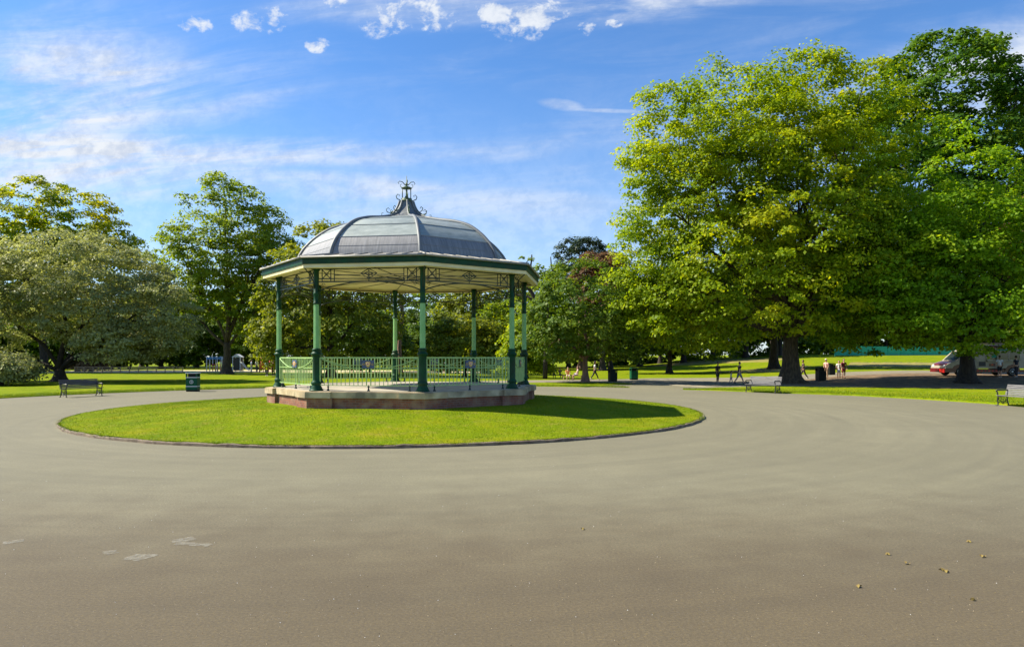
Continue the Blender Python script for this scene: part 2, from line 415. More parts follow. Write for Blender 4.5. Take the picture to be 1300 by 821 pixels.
# bare earth under the two planes
dn = resample([(19.5, 50.5), (24, 48), (30, 45.5), (38, 44), (46, 43), (75, 40)], 120)
df = resample([(19.5, 52.5), (24, 58), (30, 64), (40, 67), (50, 66), (80, 64)], 120)
strip('bare_earth', dn, df, 16, M['dirt'], .044, rag=.35, seed=3)
for sd_, (a_, b_, c_, d_) in enumerate([((820, 112), (985, 100), (840, 121), (1000, 112)), ((960, 78), (1010, 76), (900, 84), (1030, 88)), ((1075, 84), (1190, 80), (1080, 94), (1195, 90))]):
    strip('dry_ground', resample([(WX(*a_), a_[1]), (WX(*b_), b_[1])], 50), resample([(WX(*c_), c_[1]), (WX(*d_), d_[1])], 50), 6, M['drygrass'], .05, rag=1.1, seed=20+sd_)
# grass verge in front of the planes
bn = resample([(11.4, 44.2), (12.6, 43.3), (16, 39.9), (18.6, 37.6), (20.3, 34.4), (21.4, 31.2), (21.6, 28.6), (21.2, 25), (20, 20), (24, 12), (40, 2)], 260)
bf = resample([(11.4, 44.3), (14.0, 46.2), (18.5, 48.6), (24, 46.8), (30, 44), (38, 41.5), (46, 40), (58, 38), (70, 34), (75, 20), (75, 2)], 260)
strip('verge', bn, bf, 22, M['grass'], .052, rag=.06, seed=9)
# playground surface
sn = resample([(-58, 88), (-44, 89), (-34, 90.5), (-26, 88), (-14, 86), (-2, 85)], 60); sf = resample([(-60, 101), (-46, 104), (-34, 106), (-26, 103), (-14, 102), (-2, 98)], 60)
strip('playground_surface', sn, sf, 8, M['sand'], .045, rag=.3, seed=4)

# island of grass with its edging
def island():
    vs = []; fs = []; n = 240; m = 30
    for j in range(m+1):
        rr = IR-.05-(IR-.05)*(j/m)**1.0*.985
        for i in range(n):
            a = 2*PI*i/n; r2 = rr+(.07*noise.noise(Vector((math.cos(a)*14, math.sin(a)*14, 0))) if j == 0 else 0)
            x = IC[0]+r2*math.cos(a); y = IC[1]+r2*math.sin(a)
            vs.append((x, y, gz(x, y)+.03+.012*noise.noise(Vector((x*1.3, y*1.3, 2)))))
    for j in range(m):
        for i in range(n): fs.append((j*n+i, j*n+(i+1) % n, (j+1)*n+(i+1) % n, (j+1)*n+i))
    fs.append(tuple(m*n+i for i in range(n)))
    k = MB().mat(M['grass']); k.add(vs, fs, True); tag(k.build('grass_island'), kind='structure')
    e = MB().mat(M['kerb']); prof = [(IR+.06, -.01), (IR+.055, .055), (IR+.04, .07), (IR-.03, .072), (IR-.06, .06)]
    n = 300; vs = []; fs = []
    for i in range(n):
        a = 2*PI*i/n; w = .03*noise.noise(Vector((math.cos(a)*20, math.sin(a)*20, 7)))+.018*((i//4*7919) % 5-2)/2; h = .03*noise.noise(Vector((math.cos(a)*30, math.sin(a)*30, 1)))
        for r, z in prof: vs.append((IC[0]+(r+w)*math.cos(a), IC[1]+(r+w)*math.sin(a), z+(h if z > 0 else 0)))
    for i in range(n):
        for j in range(4): fs.append((i*5+j, ((i+1) % n)*5+j, ((i+1) % n)*5+j+1, i*5+j+1))
    e.add(vs, fs, False); tag(e.build('kerb'), kind='structure')
island()

def fast_mesh(name, V, F4, mt, tint, nper=4):
    me = bpy.data.meshes.new(name); nv = len(V); nf = len(F4)
    me.vertices.add(nv); me.vertices.foreach_set('co', V.astype(np.float32).ravel())
    me.loops.add(nf*nper); me.loops.foreach_set('vertex_index', F4.astype(np.int32).ravel())
    me.polygons.add(nf); me.polygons.foreach_set('loop_start', np.arange(0, nf*nper, nper, dtype=np.int32))
    me.polygons.foreach_set('loop_total', np.full(nf, nper, dtype=np.int32))
    at = me.attributes.new('tint', 'FLOAT', 'FACE'); at.data.foreach_set('value', tint.astype(np.float32))
    me.materials.append(mt); me.update(calc_edges=True); return me

def blades(name, pts, h, w, seed, label=None):
    rg = np.random.default_rng(seed); n = len(pts); P = np.array(pts)
    a = rg.uniform(0, 2*PI, n); hh = h*rg.uniform(.5, 1.4, n); ln = rg.normal(0, .45, (n, 2))*hh[:, None]
    d = np.stack([np.cos(a), np.sin(a), np.zeros(n)], 1)*(w*rg.uniform(.7, 1.3, n))[:, None]
    V = np.empty((n, 3, 3)); V[:, 0] = P-d; V[:, 1] = P+d; V[:, 2] = P; V[:, 2, :2] += ln; V[:, 2, 2] += hh
    pt = np.array([noise.noise(Vector((p[0]*.7, p[1]*.7, 3)))*.6+.45 for p in pts])
    tint = np.clip(pt+rg.normal(0, .2, n), 0, 1)
    me = fast_mesh(name, V.reshape(-1, 3), np.arange(n*3).reshape(n, 3), M['blade'], tint, 3)
    o = bpy.data.objects.new(name, me); col.objects.link(o); tag(o, kind='stuff'); 
    if label: tag(o, label, 'grass')
    return o
pts = []
rr_ = random.Random(3)
while len(pts) < 150000:
    a = rr_.uniform(0, 2*PI); r = IR*math.sqrt(rr_.random())
    if r < 4.9: continue
    x = IC[0]+(r)*math.cos(a); y = IC[1]+r*math.sin(a)
    if y > 33 and rr_.random() < .6: continue
    pts.append((x, y, gz(x, y)+.02))
for i in range(20000):   # ragged fringe over the edging
    a = rr_.uniform(0, 2*PI); r = IR-.03+rr_.gauss(0, .045)*(1+noise.noise(Vector((math.cos(a)*9, math.sin(a)*9, 3)))); pts.append((IC[0]+r*math.cos(a), IC[1]+r*math.sin(a), .06))
blades('grass', pts, .035, .006, 1, 'short mown grass covering the round island about the bandstand')
pts = []
for i in range(42000):   # left lawn fringe
    a = R(rr_.uniform(55, 185)); r = 22.5+.02+abs(rr_.gauss(0, 1.2)); x = BC[0]+r*math.cos(a); y = BC[1]+r*math.sin(a)
    if x > 8.5 or (x > -13 and y > 50.5): continue
    pts.append((x, y, gz(x, y)+.03))
for i in range(30000):
    k = rr_.random()*(len(bn)-2); q = int(k); f = k-q; tt = min(1, abs(rr_.gauss(0, .25)))
    x = (bn[q][0]*(1-f)+bn[q+1][0]*f)*(1-tt)+(bf[q][0]*(1-f)+bf[q+1][0]*f)*tt
    y = (bn[q][1]*(1-f)+bn[q+1][1]*f)*(1-tt)+(bf[q][1]*(1-f)+bf[q+1][1]*f)*tt
    pts.append((x, y, gz(x, y)+.05))
blades('grass', pts, .06, .011, 2, 'longer grass along the edges of the lawns beside the tarmac')

# faded markings and fallen leaves on the near tarmac
def gp(px, v): Y = CAMH*FPX/(v-HY); return (WX(px, Y), Y)
def patch(pxs, seed):
    k = MB().mat(M['marking']); c = [gp(*p) for p in pxs]
    n = len(c); out = []
    for i in range(n):
        a, b = c[i], c[(i+1) % n]
        for j in range(8):
            t = j/8; x = a[0]*(1-t)+b[0]*t; y = a[1]*(1-t)+b[1]*t
            q = noise.noise(Vector((x*9, y*9, seed)))*.05
            out.append((x+q, y+q, .004))
    k.add(out, [tuple(range(len(out)))], False); return tag(k.build('road_marking'), kind='structure')
patch([(214, 686), (244, 681), (248, 684), (236, 688), (270, 691), (266, 694), (222, 691)], 1)
patch([(129, 700), (147, 698), (150, 702), (133, 704)], 2)
patch([(152, 711), (172, 703), (202, 704), (176, 712)], 3)
patch([(2, 688), (30, 684), (32, 687), (6, 691)], 4)
for i, (px, v) in enumerate([(1127, 704), (1152, 716), (1196, 724), (1201, 726), (1248, 707), (1230, 688), (740, 672), (1090, 745), (1235, 762)]):
    x, y = gp(px, v); k = MB().mat(M['fallen']); a = rr_.uniform(0, 6); s = rr_.uniform(.022, .036)
    vs = []
    for j in range(10):
        an = a+2*PI*j/10; r = s*(1 if j % 2 == 0 else .5); vs.append((r*math.cos(an), r*math.sin(an), .006+.02*(j % 3 == 0)))
    k.add(vs, [tuple(range(10))], False); o = k.build('fallen_leaf'); o.location = (x, y, 0)
    tag(o, ['curled yellow leaf lying on the tarmac, left one of the cluster at lower right', 'brown leaf on tarmac at lower right below the first leaf', 'yellowish leaf touching its twin on the near tarmac', 'small leaf next to its twin near the bottom right of the tarmac', 'lone yellow leaf on tarmac nearest the right edge', 'dry leaf farthest up the tarmac on the right side', 'small leaf alone in the middle of the wide tarmac', 'leaf on the tarmac at the bottom, left of another', 'leaf closest to the camera at bottom right'][i], 'leaf', 'fallen leaves on the tarmac')

# grit on the near tarmac and a tar joint
gk = MB(); rg2 = random.Random(8)
for i in range(2600):
    y = 4.5+rg2.random()**1.6*14; x = rg2.uniform(-.85, .85)*y; r = rg2.uniform(.002, .0055)
    gk.mat([M['stone'], M['white'], M['trunkdark'], M['dirt'], M['fallen']][rg2.choice((0, 0, 0, 1, 2, 3, 3, 4))])
    a = rg2.uniform(0, 6)
    gk.add([(x+r*math.cos(a+q*PI/2), y+r*math.sin(a+q*PI/2)*.8, .001) for q in range(4)]+[(x, y, r*1.2)], [(0, 1, 4), (1, 2, 4), (2, 3, 4), (3, 0, 4)], False)
tag(gk.build('grit'), 'fine loose grit scattered over the near tarmac', 'grit', kind='stuff')

# ------------------------------------------------------------------ bandstand
ZP = .95
def dirk(k): a = PHI+k*PI/4; return Vector((-math.cos(a), -math.sin(a), 0))
def bandstand():
    root = thing('bandstand', (BC[0], BC[1], 0), 0, 'octagonal Victorian bandstand with grey lead dome and green columns on the grass island', 'bandstand')
    RC = 4.69
    # platform
    def outline(rv, w=.85, d=.12):
        pts = []
        for k in range(8):
            v = dirk(k)*rv; vn = dirk(k+1)*rv; vp = dirk(k-1)*rv
            en = (vn-v).normalized(); ep = (vp-v).normalized()
            ap = rv*math.cos(PI/8); nn = (dirk(k)+dirk(k+1)).normalized(); np_ = (dirk(k)+dirk(k-1)).normalized()
            # incoming side -> corner -> outgoing side
            a = v+ep*w; pts += [a-np_*d, a, v, v+en*w, v+en*w-nn*d]
        return [(p.x, p.y) for p in pts]
    k = MB().mat(M['brick']); k.prism(outline(5.12), .15, .745); plat = k.build('plinth', root)
    k = MB().mat(M['stone']); k.prism(outline(5.20), .747, ZP-.02)
    k.prism(outline(5.17), ZP-.018, ZP); k.build('coping', plat)
    k = MB().mat(M['floor']); k.prism([(dirk(i).x*4.9, dirk(i).y*4.9) for i in range(8)], ZP+.001, ZP+.012); k.build('floor', root)
    # columns
    for i in range(8):
        p = dirk(i)*RC; a = MB().mat(M['dgreen']); c = (p.x, p.y, ZP+.012)
        a.lathe([(.23, 0), (.23, .03), (.205, .04), (.20, .07), (.155, .16), (.145, .20), (.165, .225), (.17, .26), (.155, .30), (.13, .33), (.125, .36), (.125, 1.10), (.135, 1.14), (.175, 1.19), (.18, 1.22), (.15, 1.25), (.125, 1.27), (.12, 1.31), (.14, 1.33), (.14, 1.36), (.10, 1.39)], 20, c)
        cc = a.build('column', root)
        a = MB().mat(M['lgreen']); n = 24; prof = [(.092, 1.39), (.088, 2.83)]; vs = []
        for r, z in prof:
            for j in range(n): vs.append((c[0]+(r-(.008 if j % 2 else 0))*math.cos(2*PI*j/n), c[1]+(r-(.008 if j % 2 else 0))*math.sin(2*PI*j/n), c[2]+z))
        a.add(vs, [(j, (j+1) % n, n+(j+1) % n, n+j) for j in range(n)], False); a.build('shaft', cc)
        a = MB().mat(M['dgreen']); a.lathe([(.10, 2.83), (.105, 2.85), (.105, 2.88), (.085, 2.90), (.085, 3.14), (.10, 3.16), (.10, 3.20), (.085, 3.22), (.085, 3.90), (.11, 3.94), (.125, 3.97), (.125, 4.07)], 20, c)
        a.build('capital', cc)
    # frieze and railings, one per side
    for i in range(8):
        A = dirk(i)*RC; B = dirk(i+1)*RC; u = (B-A).normalized(); L = (B-A).length; nrm = Vector((u.y, -u.x, 0))
        if nrm.dot(A) < 0: nrm = -nrm
        def P(s, z, o=0): q = A+u*s+nrm*o; return (q.x, q.y, z)
        f = MB().mat(M['iron']); T = lambda a, b, r=.013: f.tube([a, b], r*1.35, 4)
        z0, z1, z2, z3 = 4.94, 4.735, 4.62, 4.52
        for z in (z0, z3): T(P(.1, z), P(L-.1, z), .018)
        T(P(.62, z1), P(L/2-.28, z1)); T(P(L/2+.28, z1), P(L-.62, z1))
        T(P(.1, z2), P(L-.1, z2))
        for sx in (1, -1):
            q = lambda s: s if sx > 0 else L-s
            for s in (.2, .5, .62): T(P(q(s), z0), P(q(s), z3), .014)
            T(P(q(.2), z0-.02), P(q(.5), z2)); T(P(q(.2), z2), P(q(.5), z0-.02))
            f.tube([P(q(.35)+.05*math.cos(t), (z0+z2)/2+.05*math.sin(t)) for t in np.linspace(0, 2*PI, 13)], .008, 4)
        c = L/2; zz = (z0+z2)/2
        for rr, hh in ((.28, .155), (.15, .08)):
            pts4 = [P(c-rr, zz), P(c, zz+hh), P(c+rr, zz), P(c, zz-hh), P(c-rr, zz)]
            for a_, b_ in zip(pts4, pts4[1:]): T(a_, b_, .012)
        T(P(c-.28, zz), P(c+.28, zz)); T(P(c, z0), P(c, z3))
        arcp = [P(.09+(L-.18)*t, 4.22+.30*math.sin(PI*t)**.75) for t in np.linspace(0, 1, 25)]
        f.tube(arcp, .021, 5)
        for sx in (1, -1):   # scroll in the spandrel
            q = lambda s: s if sx > 0 else L-s
            f.tube([P(q(.24)+.07*(1-t*.1)*math.cos(t), 4.42+.06*(1-t*.1)*math.sin(t)) for t in np.linspace(0, 7, 18)], .009, 4)
        f.build('frieze', root)
        # outward scroll bracket at each corner
        o_ = dirk(i); b = MB().mat(M['iron'])
        bp = lambda r, z: (o_.x*r, o_.y*r, z)
        b.tube([bp(RC+.08, 4.30), bp(RC+.14, 4.55), bp(RC+.30, 4.76), bp(RC+.52, 4.93)], .018, 5)
        b.tube([bp(RC+.09, 4.93), bp(RC+.55, 4.945)], .016, 5)
        b.tube([bp(RC+.20+.085*(1-.1*t)*math.cos(t), 4.80+.085*(1-.1*t)*math.sin(t)) for t in np.linspace(0, 8, 22)], .011, 4)
        b.build('bracket', root)
        # railing
        r = MB().mat(M['rgreen']); ang = math.atan2(u.y, u.x); s0, s1 = .14, L-.14
        def bar(sa, za, sb, zb, w, t_): 
            r.tube([P(sa, za, .02), P(sb, zb, .02)], w, 4)
        zt, zm, zb = ZP+1.09, ZP+.75, ZP+.19
        cen = (s0+s1)/2; ln = s1-s0
        for z, hgt in ((zt, .035), (zm, .022), (zb, .025)):
            q = P(cen, z, .02); r.box(q, (ln, .035, hgt), ang)
        nb = 23
        for j in range(nb+1):
            s = s0+ln*j/nb; thick = .026 if j in (0, nb, nb//2, nb//2+1) else .019
            if j in (0, nb): thick = .036
            q = P(s, (zt+zb)/2, .02); r.box(q, (thick, .016 if thick < .02 else .03, zt-zb), ang)
        for sx in (1, -1):
            pp = []
            for t in np.linspace(0, 1, 10):
                s = (s0+.05+(ln/2-.3)*t) if sx > 0 else (s1-.05-(ln/2-.3)*t)
                pp.append(P(s, zt-.03-(zt-zm-.02)*math.sin(t*PI/2)**.9, .04))
            r.tube(pp, .016, 5)
        rail = r.build('railing', root)
        for s in (s0+.28, cen, s1-.28):
            ft = MB().mat(M['iron']); q = P(s, ZP+.012, .03); ft.lathe([(.055, 0), (.05, .02), (.028, .045), (.022, .11), (.035, .125), (.035, .15), (.012, .16), (.012, .20)], 8, q)
            ft.build('foot', rail)
        pq = MB().mat(M['plaque']); q = P(cen, zm+.13, .075); pq.box(q, (.42, .02, .27), ang, bev=.006)
        pq.mat(M['gold'])
        sh = [(-.075, .085), (.075, .085), (.085, .02), (.055, -.06), (0, -.10), (-.055, -.06), (-.085, .02)]
        base = Matrix.Translation(P(cen, zm+.13, .087)) @ Matrix.Rotation(ang, 4, 'Z')
        sgn = 1 if (Matrix.Rotation(ang, 4, 'Z') @ Vector((0, -1, 0))).dot(nrm) > 0 else -1
        pq.xf = base
        pq.extrude([(x*1.0, z) for x, z in sh], -.006, .006)
        pq.mat(M['white']); pq.tube([(.045*math.cos(t), -.010*sgn, .012+.04*math.sin(t)) for t in np.linspace(0, 2*PI, 13)], .008, 4)
        pq.mat(M['orange']); pq.box((0, -.010*sgn, .012), (.04, .008, .04))
        pq.mat(M['gold'])
        for e in (-.15, .15): pq.tube([(e+.03*math.cos(t), -.002*sgn, .03*math.sin(t)) for t in np.linspace(0, 2*PI, 11)], .008, 4)
        pq.build('plaque', rail)
    # ceiling with boards and rafters
    oct_ = lambda r: [(dirk(i).x*r, dirk(i).y*r) for i in range(8)]
    c = MB().mat(M['cream']); c.prism(oct_(5.22), 5.05, 5.09); cl = c.build('ceiling', root)
    c = MB().mat(M['iron'])
    for i in range(8):
        d = dirk(i); c.tube([(d.x*4.6, d.y*4.6, 4.97), (d.x*2.3, d.y*2.3, 5.02), (d.x*.1, d.y*.1, 5.03)], .012, 5)
        m_ = (dirk(i)+dirk(i+1))*.5; c.tube([(m_.x*4.6, m_.y*4.6, 5.038), (m_.x*.2, m_.y*.2, 5.038)], .012, 4)
    c.tube([(1.2*math.cos(t), 1.2*math.sin(t), 5.035) for t in np.linspace(0, 2*PI, 33)], .014, 4)
    c.build('rafters', cl)
    def ring(b, r0, r1, z0, z1):
        vs = [];
        for r_, z in ((r0, z0), (r1, z0), (r1, z1), (r0, z1)): vs += [(x, y, z) for x, y in oct_(r_)]
        fs = []
        for j in range(4):
            for i in range(8): fs.append((j*8+i, j*8+(i+1) % 8, ((j+1) % 4)*8+(i+1) % 8, ((j+1) % 4)*8+i))
        b.add(vs, fs, False)
    c = MB().mat(M['dgreen']); ring(c, 5.16, 5.30, 5.05, 5.21); ring(c, 5.10, 5.335, 5.212, 5.235)
    fa_ = c.build('fascia', root)
    c = MB().mat(M['cream']); ring(c, 5.02, 5.26, 4.93, 5.046); c.build('soffit_moulding', fa_)
    c = MB().mat(M['lead_skirt']); o8 = oct_(5.36)
    for a_, b_ in zip(o8, o8[1:]+o8[:1]): c.tube([(a_[0], a_[1], 5.262), (b_[0], b_[1], 5.262)], .034, 8)
    c.build('gutter', fa_)
    # skirt
    c = MB().mat(M['lead_skirt'])
    lo, hi = [(x, y, 5.275) for x, y in oct_(5.36)], [(x, y, 5.52) for x, y in oct_(4.04)]
    for i in range(8):
        j = (i+1) % 8; c.add([lo[i], lo[j], hi[j], hi[i]], [(0, 1, 2, 3)], False, [[(0, 0), (4, 0), (3, 1.3), (1, 1.3)]])
        e = Vector(lo[j])-Vector(lo[i]); L = e.length; e.normalize(); mid_in = ((Vector(hi[i])+Vector(hi[j]))/2-(Vector(lo[i])+Vector(lo[j]))/2)
        Lh = (Vector(hi[j])-Vector(hi[i])).length
        for q in range(8):
            s = -L/2+L*(q+.5)/8; base = (Vector(lo[i])+Vector(lo[j]))/2+e*s
            over = max(0, abs(s)-Lh/2)/((L-Lh)/2); top = base+mid_in*(1-over)
            c.tube([base+Vector((0, 0, .015)), top+Vector((0, 0, .015))], .022, 5)
        c.tube([Vector(lo[i])+Vector((0, 0, .01)), Vector(hi[i])+Vector((0, 0, .01))], .035, 6)
    c.build('roof_skirt', root)
    # dome
    key = [(4.05, 5.50), (3.98, 5.72), (3.86, 5.95), (3.72, 6.14), (3.39, 6.47), (2.86, 6.83), (2.2, 7.05), (1.5, 7.18), (.95, 7.32), (.62, 7.46), (.43, 7.64), (.31, 7.85), (.25, 8.03)]
    prof = []
    for i in range(len(key)-1):
        p0 = key[max(0, i-1)]; p1 = key[i]; p2 = key[i+1]; p3 = key[min(len(key)-1, i+2)]
        for s_ in range(5):
            t = s_/5
            f_ = lambda a, b, c_, d: .5*((2*b)+(-a+c_)*t+(2*a-5*b+4*c_-d)*t*t+(-a+3*b-3*c_+d)*t**3)
            prof.append((f_(p0[0], p1[0], p2[0], p3[0]), f_(p0[1], p1[1], p2[1], p3[1])))
    prof.append(key[-1])
    d = MB(); ac = 0
    for q in range(len(prof)-1):
        (r0, z0), (r1, z1) = prof[q], prof[q+1]; dl = math.hypot(r1-r0, z1-z0)
        d.mat(M['lead_dark'] if z0 < 6.13 else M['lead_green'] if z0 < 7.3 else M['lead_rib'])
        for i in range(8):
            a_, b_ = dirk(i), dirk(i+1); w0 = r0*.38; w1 = r1*.38
            d.add([(a_.x*r0, a_.y*r0, z0), (b_.x*r0, b_.y*r0, z0), (b_.x*r1, b_.y*r1, z1), (a_.x*r1, a_.y*r1, z1)], [(0, 1, 2, 3)], False,
                  [[(i*7-w0, ac), (i*7+w0, ac), (i*7+w1, ac+dl), (i*7-w1, ac+dl)]])
        ac += dl
    # weld for smooth profile: flat shading per facet strip is fine
    dome = d.build('dome', root)
    bm = bmesh.new(); bm.from_mesh(dome.data); bmesh.ops.remove_doubles(bm, verts=bm.verts, dist=.0005); bm.to_mesh(dome.data); bm.free()
    dome.data.polygons.foreach_set('use_smooth', [True]*len(dome.data.polygons))
    try: dome.data.set_sharp_from_angle(angle=R(28))
    except Exception: pass
    for i in range(8):
        a_ = dirk(i); c = MB().mat(M['lead_rib']); c.tube([(a_.x*(r_+.015), a_.y*(r_+.015), z+.01) for r_, z in prof], [.065]*40+[.045]*(len(prof)-40), 6)
        c.build('rib', dome)
    c = MB().mat(M['lead_dark'])
    for zt in (5.80, 6.135, 6.62, 6.95, 7.15):
        r_ = np.interp(zt, [p[1] for p in prof], [p[0] for p in prof])+.004; o8 = oct_(r_)
        for a_, b_ in zip(o8, o8[1:]+o8[:1]): c.tube([(a_[0], a_[1], zt), (b_[0], b_[1], zt)], .020 if zt != 5.8 else .008, 4)
    c.build('seams', dome)
    # finial
    f = MB().mat(M['patina'])
    f.lathe([(.27, 0), (.27, .04), (.22, .06), (.20, .10), (.21, .12)], 16, (0, 0, 8.02))
    for i in range(8):
        a_ = dirk(i)
        if i % 2 == 0: f.tube([(a_.x*.16, a_.y*.16, 8.12), (a_.x*.16, a_.y*.16, 8.55)], .019, 6)
    f.tube([(0, 0, 8.05), (0, 0, 9.02)], [.03, .012], 6)
    f.lathe([(.20, 0), (.21, .02), (.16, .05), (.06, .09)], 16, (0, 0, 8.53))
    f.ball((0, 0, 8.70), .05); f.ball((0, 0, 8.20), .07)
    for i in range(8):
        a_ = dirk(i)
        g_ = lambda r_, z: (a_.x*r_, a_.y*r_, z)
        if i % 2 == 0:
            f.tube([g_(.24, 8.08), g_(.36, 8.12), g_(.40, 8.22), g_(.34, 8.30), g_(.27, 8.27), g_(.29, 8.21)], [.02, .02, .018, .015, .012, .01], 5)
            f.tube([g_(.05, 8.66), g_(.16, 8.78), g_(.27, 8.80), g_(.33, 8.74), g_(.28, 8.69)], [.018, .018, .014, .012, .01], 5)
            f.tube([g_(.17, 8.56), g_(.24, 8.60), g_(.24, 8.68), g_(.18, 8.69)], .012, 5)
        # crockets riding the ribs of the neck
        f.tube([g_(.33, 7.86), g_(.47, 7.66), g_(.62, 7.56), g_(.74, 7.60), g_(.78, 7.70), g_(.70, 7.76), g_(.65, 7.70)], [.018, .018, .018, .018, .016, .014, .012], 5)
        f.tube([g_(.66, 7.50), g_(.84, 7.42), g_(.94, 7.46), g_(.95, 7.55), g_(.88, 7.56)], [.016, .016, .015, .013, .01], 5)
    f.build('finial', root)
bandstand()

# ------------------------------------------------------------------ trees
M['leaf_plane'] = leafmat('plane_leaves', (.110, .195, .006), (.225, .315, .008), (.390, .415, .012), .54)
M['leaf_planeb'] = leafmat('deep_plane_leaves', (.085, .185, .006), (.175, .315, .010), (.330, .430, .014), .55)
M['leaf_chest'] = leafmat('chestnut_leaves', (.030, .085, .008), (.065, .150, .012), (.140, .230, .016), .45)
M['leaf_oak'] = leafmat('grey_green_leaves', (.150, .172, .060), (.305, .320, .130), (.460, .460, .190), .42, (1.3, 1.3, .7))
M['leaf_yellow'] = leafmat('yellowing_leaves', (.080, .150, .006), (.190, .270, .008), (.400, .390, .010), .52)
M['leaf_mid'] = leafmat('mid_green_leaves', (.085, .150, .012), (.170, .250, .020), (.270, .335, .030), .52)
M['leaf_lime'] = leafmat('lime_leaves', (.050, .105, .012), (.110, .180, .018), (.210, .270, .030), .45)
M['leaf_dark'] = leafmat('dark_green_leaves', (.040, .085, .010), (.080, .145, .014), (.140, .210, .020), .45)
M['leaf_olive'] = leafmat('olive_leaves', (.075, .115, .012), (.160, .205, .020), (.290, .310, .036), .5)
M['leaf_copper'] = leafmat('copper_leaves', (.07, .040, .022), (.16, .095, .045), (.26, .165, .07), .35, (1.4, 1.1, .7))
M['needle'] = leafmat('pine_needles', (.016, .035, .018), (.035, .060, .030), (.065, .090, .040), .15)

def crown_mesh(name, blobs, nclump, cr, lpc, leaf, mt, seed, up=.5, inner=.15, flat=.7, bias=0, gap=0.0):
    rg = np.random.default_rng(seed); B = np.array(blobs, float)
    area = (B[:, 3]*B[:, 5]+B[:, 3]*B[:, 4]); pr = area/area.sum()
    C = []; T = []
    tries = 0
    while len(C) < nclump and tries < nclump*30:
        tries += 1
        k = rg.choice(len(B), p=pr); b = B[k]; d = rg.normal(0, 1, 3); d /= np.linalg.norm(d)
        if d[2] < -.75 and rg.random() < .5: continue
        fr = rg.uniform(.25, .7) if rg.random() < inner else 1-abs(rg.normal(0, .10))
        fr += .16*noise.noise(Vector(tuple(d*2.6+seed+k)))
        p = b[:3]+d*b[3:6]*fr
        if p[2] < .4: continue
        ins = False
        if fr > .7:
            for j in range(len(B)):
                if j != k and np.sum(((p-B[j, :3])/B[j, 3:6])**2) < .45: ins = True; break
        if ins: continue
        if gap and noise.noise(Vector(tuple(p*.33+seed*3.1))) < -.5+gap: continue
        C.append(p); 
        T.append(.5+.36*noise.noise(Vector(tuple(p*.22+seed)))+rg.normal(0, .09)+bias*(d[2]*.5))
    C = np.array(C); T = np.array(T); n = len(C)
    rad = cr*rg.uniform(.6, 1.35, n)
    cen = B[:, :3].mean(0)
    idx = np.repeat(np.arange(n), lpc); m = len(idx)
    d = rg.normal(0, 1, (m, 3)); d /= np.linalg.norm(d, axis=1)[:, None]
    d[:, 2] = np.where(d[:, 2] < -.3, -d[:, 2]*.6, d[:, 2])
    rr = rad[idx]*(1-np.abs(rg.normal(0, .28, m)))
    off = d*rr[:, None]; off[:, 2] *= flat
    outw = C[idx]-cen; outw /= np.linalg.norm(outw, axis=1)[:, None]+1e-6
    P = C[idx]+off+outw*(rad[idx]*.15)[:, None]; P[:, 2] -= (off[:, 0]**2+off[:, 1]**2)*.12
    nrm = d*.5+outw*.35+rg.normal(0, .42, (m, 3)); nrm[:, 2] += up; nrm /= np.linalg.norm(nrm, axis=1)[:, None]
    tx = np.cross(nrm, rg.normal(0, 1, (m, 3))); tx /= np.linalg.norm(tx, axis=1)[:, None]+1e-9
    ty = np.cross(nrm, tx); s = leaf*rg.uniform(.55, 1.3, m)
    V = np.empty((m, 4, 3)); a = tx*(s*.5)[:, None]; b = ty*(s*.36)[:, None]
    V[:, 0] = P-a; V[:, 1] = P-b+a*.15-nrm*(s*.08)[:, None]; V[:, 2] = P+a; V[:, 3] = P+b+a*.15-nrm*(s*.08)[:, None]
    tint = np.clip(T[idx]+rg.normal(0, .13, m), 0, 1)
    return fast_mesh(name, V.reshape(-1, 3), np.arange(m*4).reshape(m, 4), mt, tint), C

